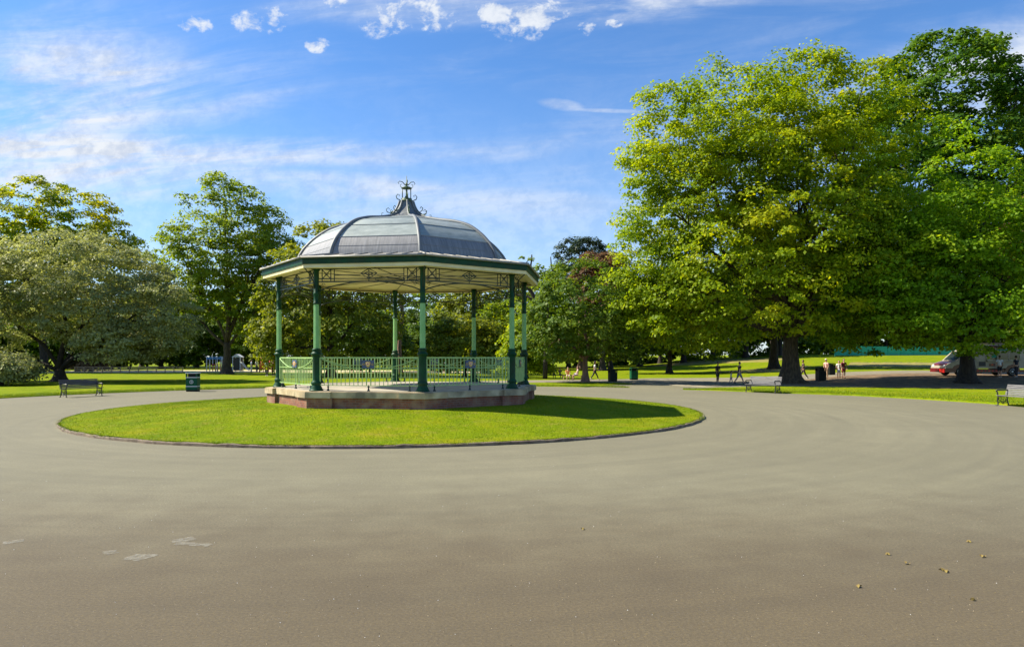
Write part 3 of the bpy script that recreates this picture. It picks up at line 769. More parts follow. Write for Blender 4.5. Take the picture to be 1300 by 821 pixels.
def wob(a, b, n, amp, seed, sag=0):
    a = Vector(a); b = Vector(b); L = (b-a).length; out = []
    for i in range(n+1):
        t = i/n; p = a.lerp(b, t)
        w = math.sin(PI*t)**.7 if 0 < t < 1 else 0
        p += Vector((noise.noise(Vector((t*2.3, seed, 0))), noise.noise(Vector((t*2.3, seed, 9))), noise.noise(Vector((t*2.3, seed, 17)))))*amp*L*w
        p.z += sag*L*w; out.append(p)
    return out
def trunk_mb(mt, blobs, C, r0, hf, seed, lean=(0, 0), nsub=5, forks=None, roots=True):
    b = MB().mat(mt); top = Vector((lean[0], lean[1], hf)); rg = random.Random(seed)
    path = wob((0, 0, -.1), top, 7, .05, seed); n = len(path)
    rad = [r0*(1+1.0*math.exp(-(i/(n-1))*hf/ .45)*.75) * (1-.28*i/(n-1)) for i in range(n)]
    nn = 14
    # flare with roots
    vs = []
    o = len(path); path2 = [path[0]]
    for i in range(1, 5): path2.append(path[0].lerp(path[1], i/5))
    path2 += path[1:]
    zs = [p.z for p in path2]
    rad2 = [r0*(1+.8*math.exp(-max(0, z)/(.55*r0+.25)))*(1-.25*max(0, z)/hf) for z in zs]
    b.tube(path2, rad2, nn)
    if roots:
        for q in range(6):
            a = q*PI/3+rg.uniform(-.3, .3); l = r0*rg.uniform(1.9, 2.6)
            b.tube([(math.cos(a)*r0*.6, math.sin(a)*r0*.6, r0*.9), (math.cos(a)*r0*1.2, math.sin(a)*r0*1.2, r0*.3), (math.cos(a)*l, math.sin(a)*l, -.05)], [r0*.35, r0*.3, r0*.1], 6)
    top = path2[-1]
    for i, bl in enumerate(blobs):
        c = Vector(bl[:3]); L = (c-top).length; rl = r0*(.62 if i < 2 else .42)
        st = top if i < 3 else path2[-2]
        lp = wob(st, c, 8, .12, seed+i*3.3+1, .04)
        b.tube(lp, [rl*(1-.75*k/8) for k in range(9)], 8)
        near = [q for q in C if sum(((q[k]-bl[k])/bl[3+k])**2 for k in range(3)) < 1.1]
        rg.shuffle(near)
        for q in near[:nsub]:
            k = rg.randint(3, 7); r1 = max(.03, rl*(1-.75*k/8)*.55)
            sp = wob(lp[k], q, 5, .14, seed+rg.random()*50)
            b.tube(sp, [r1*(1-.8*j/5)+.012 for j in range(6)], 5)
            for _ in range(2):
                e = Vector(q)+Vector((rg.uniform(-1, 1), rg.uniform(-1, 1), rg.uniform(-.3, .8)))*bl[3]*.22
                b.tube(wob(sp[rg.randint(2, 4)], e, 3, .15, seed+rg.random()*50), [r1*.4+.008, r1*.3, r1*.2, .008], 4)
    return b
def tree(name, loc, blobs, mt, bark, r0, hf, label, cat='tree', nclump=300, cr=1.1, lpc=90, leaf=.3, seed=1, group=None, rz=0, **kw):
    tk = {k: kw.pop(k) for k in ('lean', 'nsub', 'roots') if k in kw}
    root = thing(name, (loc[0], loc[1], gz(loc[0], loc[1])+(.03)), rz, label, cat, group)
    me, C = crown_mesh('crown', blobs, nclump, cr, lpc, leaf, mt, seed, **kw)
    o = bpy.data.objects.new('crown', me); col.objects.link(o); o.parent = root
    trunk_mb(bark, blobs, C, r0, hf, seed, **tk).build('trunk', root)
    return root

T = []
# big plane over the middle bench
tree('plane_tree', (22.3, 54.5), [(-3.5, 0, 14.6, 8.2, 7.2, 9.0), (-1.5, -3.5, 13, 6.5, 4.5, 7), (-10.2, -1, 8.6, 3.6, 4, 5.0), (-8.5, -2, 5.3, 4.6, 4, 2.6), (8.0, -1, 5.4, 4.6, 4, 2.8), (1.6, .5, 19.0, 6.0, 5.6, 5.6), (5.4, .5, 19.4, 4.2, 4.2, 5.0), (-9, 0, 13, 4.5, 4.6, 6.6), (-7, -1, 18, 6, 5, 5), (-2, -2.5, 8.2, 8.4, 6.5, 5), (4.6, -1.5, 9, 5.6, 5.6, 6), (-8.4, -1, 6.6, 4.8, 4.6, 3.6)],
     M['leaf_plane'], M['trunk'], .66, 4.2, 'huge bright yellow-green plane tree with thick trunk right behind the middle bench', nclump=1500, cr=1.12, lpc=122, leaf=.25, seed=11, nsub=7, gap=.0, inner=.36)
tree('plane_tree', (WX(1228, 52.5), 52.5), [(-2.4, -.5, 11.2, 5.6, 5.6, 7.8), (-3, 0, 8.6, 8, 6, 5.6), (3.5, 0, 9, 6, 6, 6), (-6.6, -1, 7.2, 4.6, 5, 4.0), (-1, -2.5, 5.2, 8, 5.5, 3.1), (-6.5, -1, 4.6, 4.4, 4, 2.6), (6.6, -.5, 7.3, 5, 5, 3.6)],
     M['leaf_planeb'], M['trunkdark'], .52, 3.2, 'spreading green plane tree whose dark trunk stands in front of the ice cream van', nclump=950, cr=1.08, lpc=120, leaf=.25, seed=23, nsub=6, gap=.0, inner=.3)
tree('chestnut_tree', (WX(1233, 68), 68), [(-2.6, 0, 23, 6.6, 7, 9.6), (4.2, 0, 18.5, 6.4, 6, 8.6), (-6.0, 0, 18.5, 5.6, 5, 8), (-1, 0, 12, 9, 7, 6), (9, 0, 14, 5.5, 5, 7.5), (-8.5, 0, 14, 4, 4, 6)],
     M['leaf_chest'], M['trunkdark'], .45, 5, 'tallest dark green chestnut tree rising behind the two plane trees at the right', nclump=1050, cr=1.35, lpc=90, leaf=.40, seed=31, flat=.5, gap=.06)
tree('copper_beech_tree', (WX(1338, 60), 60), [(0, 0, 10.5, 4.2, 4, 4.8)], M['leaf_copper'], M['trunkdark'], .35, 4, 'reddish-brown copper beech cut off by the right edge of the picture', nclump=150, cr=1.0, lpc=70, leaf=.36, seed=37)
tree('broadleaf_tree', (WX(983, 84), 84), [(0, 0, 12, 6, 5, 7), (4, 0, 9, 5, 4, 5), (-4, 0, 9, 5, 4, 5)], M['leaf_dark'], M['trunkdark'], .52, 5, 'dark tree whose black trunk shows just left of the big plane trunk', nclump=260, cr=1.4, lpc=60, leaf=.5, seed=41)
# small round tree right of the bandstand
tree('lime_tree', (WX(743, 56), 56), [(0, 0, 5.7, 4.3, 4.2, 3.7), (-2.4, 0, 4.0, 2.8, 2.8, 2.6), (2.6, .3, 4.2, 3.2, 3, 2.9)], M['leaf_lime'], M['trunkred'], .24, 1.8, 'rounded green tree with short reddish trunk standing between the bandstand and the two dark bins', nclump=330, cr=.75, lpc=85, leaf=.25, seed=47)
tree('broadleaf_tree', (WX(850, 82), 82), [(0, 0, 6, 5, 4, 4.6), (-4, 0, 5, 3.5, 3.5, 3.6), (4.5, 0, 5.5, 4, 4, 4)], M['leaf_dark'], M['trunkdark'], .3, 2.2, 'leafy tree under the left side of the big plane, behind the two bins', nclump=260, cr=1.1, lpc=60, leaf=.4, seed=53)
tree('pine_tree', (WX(737, 110), 110), [(0, 0, 17.2, 4.2, 3.5, 2.8), (-2.2, 0, 14, 2.6, 2.5, 1.6), (3, 0, 15, 2.6, 2.5, 2)], M['needle'], M['trunkred'], .4, 11, 'flat-topped dark pine showing above the rounded tree right of the bandstand', nclump=210, cr=1.0, lpc=95, leaf=.32, seed=59, roots=False, up=.8)
tree('copper_beech_tree', (WX(765, 98), 98), [(0, 0, 12.0, 4.0, 4, 4.2)], M['leaf_copper'], M['trunkdark'], .4, 6, 'russet copper tree peeping out between the dark pine and the big plane', nclump=150, cr=1.1, lpc=70, leaf=.4, seed=61)
# left group
tree('holm_oak_tree', (-36, 58), [(1.4, 0, 7.7, 7.0, 6, 4.2), (7.6, -.5, 5.2, 3.6, 4.2, 3.5), (-4.8, -1, 6.2, 5.0, 5, 4.0), (3.4, -.6, 5.8, 6, 4.5, 2.8), (-7.2, -2.5, 2.8, 3.0, 3, 2.2), (6.6, -2.2, 3.2, 3.6, 2.8, 1.9)],
     M['leaf_oak'], M['trunkdark'], .42, 1.0, 'broad grey-green evergreen with forked black trunk behind the left bench', nclump=950, cr=.85, lpc=105, leaf=.21, seed=67, nsub=5)
tree('ash_tree', (WX(55, 92), 92), [(0, 0, 18.2, 8.6, 7, 6.6), (7.2, 0, 15.5, 4.6, 5, 5.0), (-8, 0, 18, 6, 5, 6.5), (1, 0, 12.5, 10, 6, 6)], M['leaf_yellow'], M['trunkdark'], .5, 7, 'tall yellowing tree in the far left corner above the grey-green evergreen', nclump=760, cr=1.25, lpc=78, leaf=.36, seed=71, flat=.5, bias=.35, gap=.06, inner=.25)
tree('oak_tree', (WX(288, 82), 82), [(0, 0, 15.8, 5.8, 5, 6.8), (4.2, 0, 13.5, 4.2, 4, 5.4), (-4.8, 0, 12, 3.9, 4, 5.2), (-5.4, 0, 8, 3, 3, 3), (0, 0, 9.4, 4.6, 4, 3.6), (3.4, 0, 6.8, 3.2, 3, 2.4)], M['leaf_mid'], M['trunk'], .48, 3.6, 'tall airy tree with forked brown trunk between the green bin and the bandstand', nclump=640, cr=1.1, lpc=76, leaf=.32, seed=73, nsub=8, gap=.12, inner=.3)
tree('sycamore_tree', (WX(420, 72), 72), [(0, 0, 10.6, 5.2, 4.6, 5.0), (-4, 0, 8, 3.4, 3.5, 4.8), (4.0, 0, 7.6, 3.8, 4, 4.8), (-1, -1, 4.4, 6.4, 4, 3.2), (-4.9, -1, 3.2, 2.6, 2.5, 2.2)], M['leaf_olive'], M['trunkdark'], .4, 3, 'olive green tree immediately behind the left half of the bandstand', nclump=420, cr=1.05, lpc=80, leaf=.33, seed=79)
tree('pine_tree', (WX(508, 86), 86), [(0, 0, 14, 4, 3.5, 2.6), (-2, 0, 11, 3, 2.6, 1.5), (3, 0, 12, 2.6, 2.5, 1.5)], M['needle'], M['trunkred'], .27, 11, 'pine with straight pinkish trunk seen through the middle of the bandstand', nclump=110, cr=1.0, lpc=70, leaf=.34, seed=83, roots=False, up=.8)
def bush(px, Y, w, h, mt, label, seed, name='shrub', cat='shrub', n=150, leaf=.3, bark='trunkdark'):
    return tree(name, (WX(px, Y), Y), [(0, 0, h*.56, w*.42, w*.36, h*.42), (-w*.28, 0, h*.38, w*.26, w*.26, h*.34), (w*.28, 0, h*.40, w*.26, w*.26, h*.36)], mt, M[bark], .16, h*.25, label, cat, nclump=n, cr=.85, lpc=75, leaf=leaf, seed=seed, nsub=3, roots=False)
bush(590, 72, 7.5, 6.2, M['leaf_olive'], 'pale yellow-olive tree seen through the bandstand between its two back columns', 91, 'small_tree', 'tree', 190)
bush(632, 78, 6, 7.4, M['leaf_yellow'], 'yellow-leaved tree seen through the right part of the bandstand', 92, 'small_tree', 'tree', 150)
bush(668, 66, 4.2, 5.2, M['leaf_plane'], 'bright green tree just beyond the right edge of the bandstand', 93, 'small_tree', 'tree', 130)
bush(470, 90, 9, 7.6, M['leaf_dark'], 'dark tree seen low through the left half of the bandstand', 94, 'small_tree', 'tree', 170, .4)
bush(548, 98, 8, 7, M['leaf_dark'], 'dark tree beside the pinkish pine trunk behind the bandstand', 95, 'small_tree', 'tree', 150, .4)
bush(0, 50, 4.2, 2.1, M['leaf_oak'], 'low grey-green bush at the far left edge beside the evergreen', 96, n=170, leaf=.2)
bush(115, 92, 4, 2.4, M['leaf_copper'], 'reddish bush in the distance behind the forked evergreen trunk', 97, n=60)
# bare dead branches over the eaves
def dead():
    x = WX(692, 64); root = thing('dead_tree', (x, 64, .03), 0, 'nearly bare dead tree with dark crooked branches right of the bandstand roof', 'tree')
    b = MB().mat(M['trunkdark'])
    b.tube(wob((0, 0, 0), (.2, 0, 7.8), 7, .04, 2), [.22, .2, .18, .16, .14, .12, .10, .08], 8)
    for s, e, r in [((.1, 0, 6.5), (-2.6, 0, 9.2), .07), ((-1.3, 0, 8.1), (-1.2, 0, 11.2), .04), ((-2.6, 0, 9.2), (-1.6, .2, 10.6), .035), ((.2, 0, 7.5), (1.6, 0, 10.3), .06), ((1.6, 0, 10.3), (2.8, 0, 10.9), .03), ((.2, 0, 7.0), (2.4, 0, 8.6), .05), ((0, 0, 6.8), (-3.4, .3, 8.0), .045), ((.9, 0, 9.0), (.5, 0, 11.0), .03)]:
        b.tube(wob(s, e, 6, .18, e[0]*3.1), [3.2*r*(1-.55*i/6) for i in range(7)], 5)
    b.build('trunk', root)
    me, C = crown_mesh('crown', [(-1.6, 0, 10.8, .5, .4, .35), (-2.2, 0, 9.5, .6, .4, .3), (1.0, 0, 9.6, .6, .5, .4)], 8, .35, 50, .22, M['leaf_mid'], 4)
    o = bpy.data.objects.new('crown', me); col.objects.link(o); o.parent = root
dead()
# trunks and woodland beyond the right lawn, tree belt all along the back
proto = []
for i, (mt, bl) in enumerate([(M['leaf_dark'], [(0, 0, 8, 5, 4, 4.6), (-3.6, 0, 6, 3, 3, 3.4), (3.4, 0, 6.4, 3.2, 3, 3.6)]), (M['leaf_mid'], [(0, 0, 8.6, 4.6, 4, 5.2), (2.6, 0, 5.6, 3.4, 3, 3)]), (M['leaf_olive'], [(0, 0, 7.2, 5.2, 4, 4), (-3, 0, 5.4, 3, 3, 3.4)])]):
    proto.append(tree('woodland_tree', (0, 300), bl, mt, M['trunkdark'], .3, 2.6, 'x', nclump=150, cr=1.2, lpc=60, leaf=.5, seed=101+i, group='trees of the belt along the back of the park', roots=False, nsub=3))
used = [False]*3
belt = [(-40, 118, 1.25), (25, 125, 1.1), (90, 112, 1.0), (150, 128, 1.15), (205, 118, 1.0), (250, 130, 1.1), (300, 122, 1.15), (350, 112, 1.0), (400, 126, 1.2), (450, 116, 1.0), (500, 130, 1.2), (552, 120, 1.0), (600, 112, 1.1), (640, 126, 1.25), (685, 104, 1.0), (722, 120, 1.1),
        (775, 102, 1.0), (812, 116, 1.25), (838, 124, 1.0), (868, 118, 1.3), (905, 122, 1.25), (947, 120, 1.35), (990, 126, 1.3), (1035, 150, 1.2), (1080, 146, 1.3), (1125, 152, 1.2), (1170, 148, 1.35), (1215, 152, 1.2), (1262, 146, 1.3), (1310, 150, 1.3), (1360, 140, 1.3), (-110, 122, 1.3), (180, 140, 1.2), (-90, 90, 1.4)]
kinds = ['dark green', 'mid green', 'olive green']
def where(px):
    for lim, s in ((0, 'past the left edge'), (120, 'behind the grey-green evergreen'), (235, 'behind the left litter bin'), (330, 'behind the playground'), (420, 'left of the bandstand'), (520, 'behind the left half of the bandstand'), (655, 'behind the right half of the bandstand'), (740, 'behind the rounded tree'), (830, 'beyond the two dark bins'), (900, 'beyond the right-hand lawn'), (960, 'beyond the toddler'), (1030, 'behind the thick plane trunk'), (1220, 'behind the teal fence'), (1500, 'behind the ice cream van')):
        if px < lim: return s
seen = {}
for i, (px, Y, s) in enumerate(sorted(belt)):
    k = [0, 1, 0, 2][i % 4]; x = WX(px, Y); loc = (x, Y, gz(x, Y))
    key = (k, where(px)); seen[key] = seen.get(key, 0)+1
    lb = '%s tree in far belt %s%s' % (kinds[k], where(px), ['', ', farther right', ', farthest right'][min(2, seen[key]-1)])
    if not used[k]:
        o = proto[k]; used[k] = True; o.location = loc; o.scale = (s*1.05, s, s); o['label'] = lb; o.rotation_euler = (0, 0, i*1.1)
    else: dup(proto[k], loc, i*1.9, lb, (s*1.08, s, s*(.92+.16*((i*37) % 10)/10)))

rg_ = random.Random(12); bl_ = []
wl_ = resample([(WX(px, Y), Y) for px, Y in ((-260, 112), (-60, 116), (300, 118), (640, 128), (860, 130), (1010, 134), (1050, 142), (1085, 160), (1400, 165), (1700, 160))], 62)
for x_, y_ in wl_: bl_.append((x_, y_+rg_.uniform(-2, 2), 3.2+gz(x_, y_), 4.6, 3, rg_.uniform(3.8, 5.6)))
me, C_ = crown_mesh('woodland', bl_, 3400, 1.4, 44, .75, M['leaf_dark'], 77, inner=.4)
o = bpy.data.objects.new('woodland', me); col.objects.link(o); tag(o, 'far-off dark wood that closes the park behind every tree', 'woodland', kind='stuff')

# ------------------------------------------------------------------ benches
def bench(loc, rz, slat, label, L=2.05):
    root = thing('park_bench', loc, rz, label, 'bench', 'benches facing the bandstand')
    # local: bench faces -Y, length along X
    for sx in (-1, 1):
        x = sx*(L/2-.09); e = MB().mat(M['blackpaint'])
        def tp(pts, r=.020, n=6): e.tube([(x, a, b) for a, b in pts], r, n)
        tp([(-.27, 0), (-.24, .02), (-.225, .12), (-.25, .24), (-.22, .40), (-.25, .52), (-.28, .60)], .026)
        tp([(.28, 0), (.25, .04), (.20, .18), (.17, .40), (.22, .62), (.30, .88)], .024)
        tp([(-.23, .405), (0, .39), (.18, .40)], .024)
        for (a, b, r, d) in ((-.13, .27, .085, 1), (.07, .27, .085, -1), (-.03, .14, .06, 1)):
            tp([(a+r*(1-.08*t)*math.cos(t*d), b+r*(1-.08*t)*math.sin(t*d)) for t in np.linspace(0, 7.5, 20)], .013, 5)
        tp([(-.22, .10), (-.1, .2), (0, .08), (.1, .2), (.22, .10)], .013, 5)
        e.box((x, -.28, .012), (.05, .09, .024)); e.box((x, .285, .012), (.05, .09, .024))
        en = e.build('bench_end', root)
        a = MB().mat(M['blackpaint']); a.tube([(x, -.28, .60), (x, -.31, .635), (x, -.25, .66), (x, -.05, .655), (x, .22, .665)], [.03, .034, .03, .026, .022], 7)
        a.build('armrest', en)
    s = MB().mat(slat)
    for j in range(7): s.box((0, -.235+.068*j, .435-.012*math.sin(j/6*PI)), (L, .055, .028), bev=.005)
    s.build('seat', root)
    s = MB().mat(slat)
    for j in range(6):
        z = .50+.073*j; y = .185+(z-.45)*.27; s.box((0, y-.02, z), (L, .026, .060), rx=-.26, bev=.005)
    s.build('backrest', root)
    return root
def face(x, y): return math.atan2(BC[1]-y, BC[0]-x)+PI/2
for (x, y, sl, lb) in [(-21.7, 36.8, 'slatdark', 'dark-slatted iron bench at the lawn edge on the left, before the evergreen'),
                       (15.0, 40.5, 'slatgrey', 'weathered grey bench in front of the thick plane trunk'),
                       (21.35, 29.1, 'slatgrey', 'pale-slatted bench cut off by the right edge of the picture')]:
    bench((x, y, .0 if lb[0] != 'w' else .03), face(x, y), M[sl], lb)

# ------------------------------------------------------------------ litter bins
def bin_(loc, rz, label, w=.62, h=1.12, bands=False, body='bingreen', opening=True):
    root = thing('litter_bin', loc, rz, label, 'litter bin', 'litter bins')
    b = MB().mat(M['bindark']); b.box((0, 0, .05), (w*.96, w*.96, .10), bev=.01); b.build('base', root)
    b = MB().mat(M[body]); b.box((0, 0, .10+h*.32), (w, w, h*.64), bev=.02)
    for sx in (-1, 1):
        for sy in (-1, 1): b.box((sx*w*.44, sy*w*.44, h*.83), (w*.12, w*.12, h*.20))
    b.box((0, w*.42, h*.83), (w*.80, .03, h*.20))
    bd = b.build('body', root)
    b = MB().mat(M['bindark']); b.box((0, 0, h*.83), (w*.70, w*.70, h*.19)); b.build('liner', bd)
    b = MB().mat(M['white'] if bands else M[body]); b.box((0, 0, h*.955), (w*1.06, w*1.06, h*.03), bev=.008)
    b.mat(M[body]); b.box((0, 0, h*.985), (w*.9, w*.9, h*.035), bev=.01); b.build('lid', root)
    if bands:
        b = MB().mat(M['white'])
        for z in (h*.27, h*.73): b.box((0, 0, z), (w+.012, w+.012, .035))
        b.build('band', bd)
        b = MB().mat(M['white']); y = -w/2-.008
        b.tube([(.095*math.cos(t), y, h*.50+.095*math.sin(t)) for t in np.linspace(0, 2*PI, 25)], .014, 5)
        b.ball((.0, y, h*.50+.045), (.018, .008, .018)); b.tube([(0, y, h*.5+.02), (-.01, y, h*.5-.02), (.03, y, h*.5-.06)], .010, 5); b.tube([(-.01, y, h*.5-.02), (-.03, y, h*.5-.06)], .010, 5); b.tube([(0, y, h*.5+.015), (.045, y, h*.5)], .008, 5)
        b.build('emblem', bd)
    return root
bin_((WX(246, 42.3), 42.2, .0), .12, 'green litter bin with white bands and round emblem by the left lawn', .64, 1.14, True)
bin_((WX(779, 57), 57.5, .04), .2, 'dark litter bin nearer the rounded tree, left one of the pair on the path', .6, 1.0, False, 'bindark')
bin_((WX(806, 61), 61.5, .04), .1, 'blue-green litter bin, right one of the pair beyond the tarmac', .6, 1.05)
bin_((WX(1042, 57.5), 57.5, gz(26, 57.5)+.04), .1, 'black litter bin standing alone right of the thick plane trunk', .62, 1.08, False, 'bindark')
bin_((WX(1057, 67), 67.5, gz(31, 67)+.04), .3, 'grey-black litter bin behind the person in the pale hat', .66, 1.12, False, 'bindark')

# ------------------------------------------------------------------ people
def skinmesh(name, verts, edges, radii, sub=1):
    me = bpy.data.meshes.new(name); me.from_pydata([tuple(v) for v in verts], edges, []); me.update()
    o = bpy.data.objects.new(name, me); col.objects.link(o)
    md = o.modifiers.new('s', 'SKIN'); md.use_smooth_shade = True; md.branch_smoothing = .4
    sd = o.modifiers.new('u', 'SUBSURF'); sd.levels = sub; sd.render_levels = sub
    if not me.skin_vertices: bpy.context.view_layer.update()
    sk = me.skin_vertices[0].data
    for i, r in enumerate(radii): sk[i].radius = (r, r) if not hasattr(r, '__len__') else r; sk[i].use_root = (i == 0)
    dg = bpy.context.evaluated_depsgraph_get(); dg.update()
    m2 = bpy.data.meshes.new_from_object(o.evaluated_get(dg))
    bpy.data.objects.remove(o); return m2
def pose(kind, rg):
    J = {}
    if kind == 'sit': hz = .27
    else: hz = .50
    J['pel'] = Vector((0, 0, hz+.02)); J['wai'] = Vector((0, 0, hz+.10)); J['che'] = Vector((0, .01, hz+.22)); J['nec'] = Vector((0, .01, hz+.325)); J['hea'] = Vector((0, .015, hz+.375))
    if kind == 'sit':
        for k in ('wai', 'che', 'nec', 'hea'): J[k].y -= (J[k].z-hz)*.12
    sw = {'walk': .42, 'stand': .04, 'sit': 0, 'toddler': .25}[kind]
    for s, n in ((1, 'R'), (-1, 'L')):
        J['hip'+n] = Vector((s*.052, 0, hz))
        a = sw*s
        if kind == 'sit':
            J['kne'+n] = Vector((s*.075, .235, .27)); J['ank'+n] = Vector((s*.075, .22, .035)); J['toe'+n] = Vector((s*.08, .30, .018))
        else:
            kb = .10 if kind != 'walk' else (.25 if s < 0 else .05)
            J['kne'+n] = J['hip'+n]+Vector((s*.006, math.sin(a+kb*.5)*.24, -math.cos(a)*.24))
            J['ank'+n] = J['kne'+n]+Vector((0, math.sin(a-kb)*.225, -math.cos(a-kb)*.225))
            J['toe'+n] = J['ank'+n]+Vector((s*.012, .075, -.022 if s > 0 or kind != 'walk' else -.03))
        J['sho'+n] = J['nec']+Vector((s*.108, 0, -.028))
        b = -a*.9
        if kind == 'sit': J['elb'+n] = J['sho'+n]+Vector((s*.03, .05, -.15)); J['wri'+n] = J['elb'+n]+Vector((-s*.03, .12, -.04))
        else:
            J['elb'+n] = J['sho'+n]+Vector((s*.025, math.sin(b)*.17, -math.cos(b)*.17)); J['wri'+n] = J['elb'+n]+Vector((-s*.005, math.sin(b+.35)*.145, -math.cos(b+.35)*.145))
    if kind != 'sit':
        low = min(J['ankL'].z, J['ankR'].z)-.036
        for k in J: J[k].z -= low
    return J
PC = {}
def body_meshes(kind):
    if kind in PC: return PC[kind]
    rg = random.Random(5); J = pose(kind, rg); V = []; E = []; Rd = []
    def nv(p, r): V.append(Vector(p)); Rd.append(r); return len(V)-1
    def ch(i, *pr):
        for p, r in pr:
            j = nv(p, r); E.append((i, j)); i = j
        return i
    pel = nv(J['pel'], (.075, .055)); wai = ch(pel, (J['wai'], (.065, .050))); che = ch(wai, (J['che'], (.082, .058))); nk = ch(che, (J['nec'], .034)); ch(nk, (J['hea'], .030))
    for s, n in ((1, 'R'), (-1, 'L')):
        ch(pel, (J['hip'+n]-Vector((0, 0, .03)), .050), (J['kne'+n], .033), (J['kne'+n].lerp(J['ank'+n], .35), .032), (J['ank'+n], .020), (J['toe'+n], .018))
        w = ch(che, (J['sho'+n], .034), (J['elb'+n], .023), (J['wri'+n], .014))
        dirn = (J['wri'+n]-J['elb'+n]).normalized(); side = Vector((0, 1, 0)) if abs(dirn.y) < .8 else Vector((1, 0, 0))
        palm = ch(w, (J['wri'+n]+dirn*.028, .014))
        for q, l in ((-1.5, .030), (-.5, .036), (.5, .034), (1.5, .027)):
            base = J['wri'+n]+dirn*.045+side*q*.0075
            ch(palm, (base, .0052), (base+dirn*l*.5-Vector((s*.004, 0, 0)), .0048), (base+dirn*l-Vector((s*.010, 0, 0)), .0042))
        ch(w, (J['wri'+n]+dirn*.02+side*.018, .006), (J['wri'+n]+dirn*.042+side*.026, .005))
    body = skinmesh('body', V, E, Rd, 1)
    # head, face, ears joined into the same mesh
    hm = MB().mat(M['skin']); hd = J['hea']+Vector((0, .01, .052)); big = 1.45 if kind == 'toddler' else 1
    hm.ball(hd, (.042*big, .050*big, .064*big), 16, 12)
    hm.ball(hd+Vector((0, .050*big, -.008)), (.008, .012, .012), 8, 6)
    for s in (1, -1): hm.ball(hd+Vector((s*.043*big, -.002, -.004)), (.006, .012, .017), 8, 6)
    hm.mat(M['eye'])
    for s in (1, -1): hm.ball(hd+Vector((s*.016*big, .045*big, .006)), (.006, .004, .004), 6, 4)
    hm.mat(cloth((.45, .12, .10))); hm.ball(hd+Vector((0, .046*big, -.030)), (.013, .004, .004), 8, 4)
    ho = hm.build('h'); bm = bmesh.new(); bm.from_mesh(body); n0 = len(bm.faces); bm.from_mesh(ho.data); bm.faces.ensure_lookup_table()
    body.materials.clear()
    for m_ in ho.data.materials: body.materials.append(m_)
    for i, f in enumerate(bm.faces): f.smooth = True
    bm.to_mesh(body); bm.free(); bpy.data.objects.remove(ho)
    # shirt
    def sub(parts):
        V.clear(); E.clear(); Rd.clear(); parts()
        return skinmesh('c', V, E, Rd, 1)
    def shirt():
        a = nv(J['pel']+Vector((0, 0, -.01)), (.084, .066)); b = ch(a, (J['wai'], (.076, .060)), (J['che'], (.092, .068))); ch(b, (J['nec'].lerp(J['che'], .25), (.045, .042)))
        for n in 'RL': ch(b, (J['sho'+n], .041), (J['sho'+n].lerp(J['elb'+n], .75), .034))
    def legs(fr, rr):
        def go():
            a = nv(J['pel']+Vector((0, 0, .02)), (.080, .062))
            for n in 'RL':
                kn = J['kne'+n]; an = J['ank'+n]
                if fr <= 1: ch(a, (J['hip'+n]-Vector((0, 0, .03)), .058), (J['hip'+n].lerp(kn, .95), .045))
                else: ch(a, (J['hip'+n]-Vector((0, 0, .03)), .057), (kn, .040), (kn.lerp(an, .9), .030))
        return go
    def skirt():
        a = nv(J['pel']+Vector((0, 0, .03)), (.075, .06)); k = (J['kneR']+J['kneL'])/2; ch(a, (J['pel'].lerp(k, .4), (.10, .08)), (k, (.115, .095)))
    res = dict(body=body, shirt=sub(shirt), trousers=sub(legs(2, 0)), shorts=sub(legs(1, 0)), skirt=sub(skirt), J=J, hd=hd, big=big)
    PC[kind] = res; return res
def person(loc, rz, H, kind, top, leg, legc, label, hair=(.03, .02, .012), hat=None, skin='skin', extra=None, long=False, grp=None):
    B = body_meshes(kind); root = thing('person', loc, rz, label, 'person', grp, H)
    def put(name, me, mt):
        me = me.copy(); 
        if name != 'body': me.materials.clear(); me.materials.append(mt)
        else: me.materials[0] = mt
        o = bpy.data.objects.new(name, me); col.objects.link(o); o.parent = root; return o
    put('body', B['body'], M[skin]); put('shirt', B['shirt'], cloth(top)); put(leg, B[leg], cloth(legc))
    h = B['hd']; g_ = B['big']; k = MB().mat(cloth(hat or hair))
    if hat: k.lathe([(.085, .028), (.083, .034), (.052, .036), (.050, .055), (.040, .074), (.02, .080)], 16, h)
    else: k.ball(h+Vector((0, -.010, .014)), (.046*g_, .050*g_, .062*g_), 14, 10)
    k.build('hat' if hat else 'hair', root)
    if hat or long:
        k = MB().mat(cloth(hair)); k.ball(h+Vector((0, -.020, -.004)), (.044*g_, .042*g_, .058*g_), 12, 8)
        if long: k.tube([h+Vector((0, -.035, .01)), h+Vector((0, -.045, -.06)), h+Vector((0, -.05, -.12))], [.04, .04, .018], 8)
        k.build('hair', root)
    k = MB().mat(cloth((.03, .03, .03) if sum(legc) > .2 else (.5, .5, .5)))
    for n in 'RL':
        a = B['J']['ank'+n]; t_ = B['J']['toe'+n]; k.tube([a+Vector((0, -.022, -.012)), a+Vector((0, .01, -.014)), t_+Vector((0, .01, 0))], [.020, .023, .017], 8)
    k.build('shoes', root)
    if extra == 'backpack':
        p = B['J']['che']; k = MB().mat(cloth((.02, .02, .03))); k.box(p+Vector((0, -.105, -.02)), (.16, .08, .24), bev=.02); k.build('backpack', root)
    if extra == 'bag':
        p = B['J']['wriL']; k = MB().mat(cloth((.45, .55, .75))); k.box(p+Vector((-.02, 0, -.12)), (.07, .13, .17), bev=.015); k.tube([p+Vector((-.02, -.04, -.04)), p+Vector((-.01, 0, .0)), p+Vector((-.02, .04, -.04))], .006, 5); o = k.build('bag', root)
    return root
def gl(px, Y): x = WX(px, Y); return (x, Y, gz(x, Y)+.04)
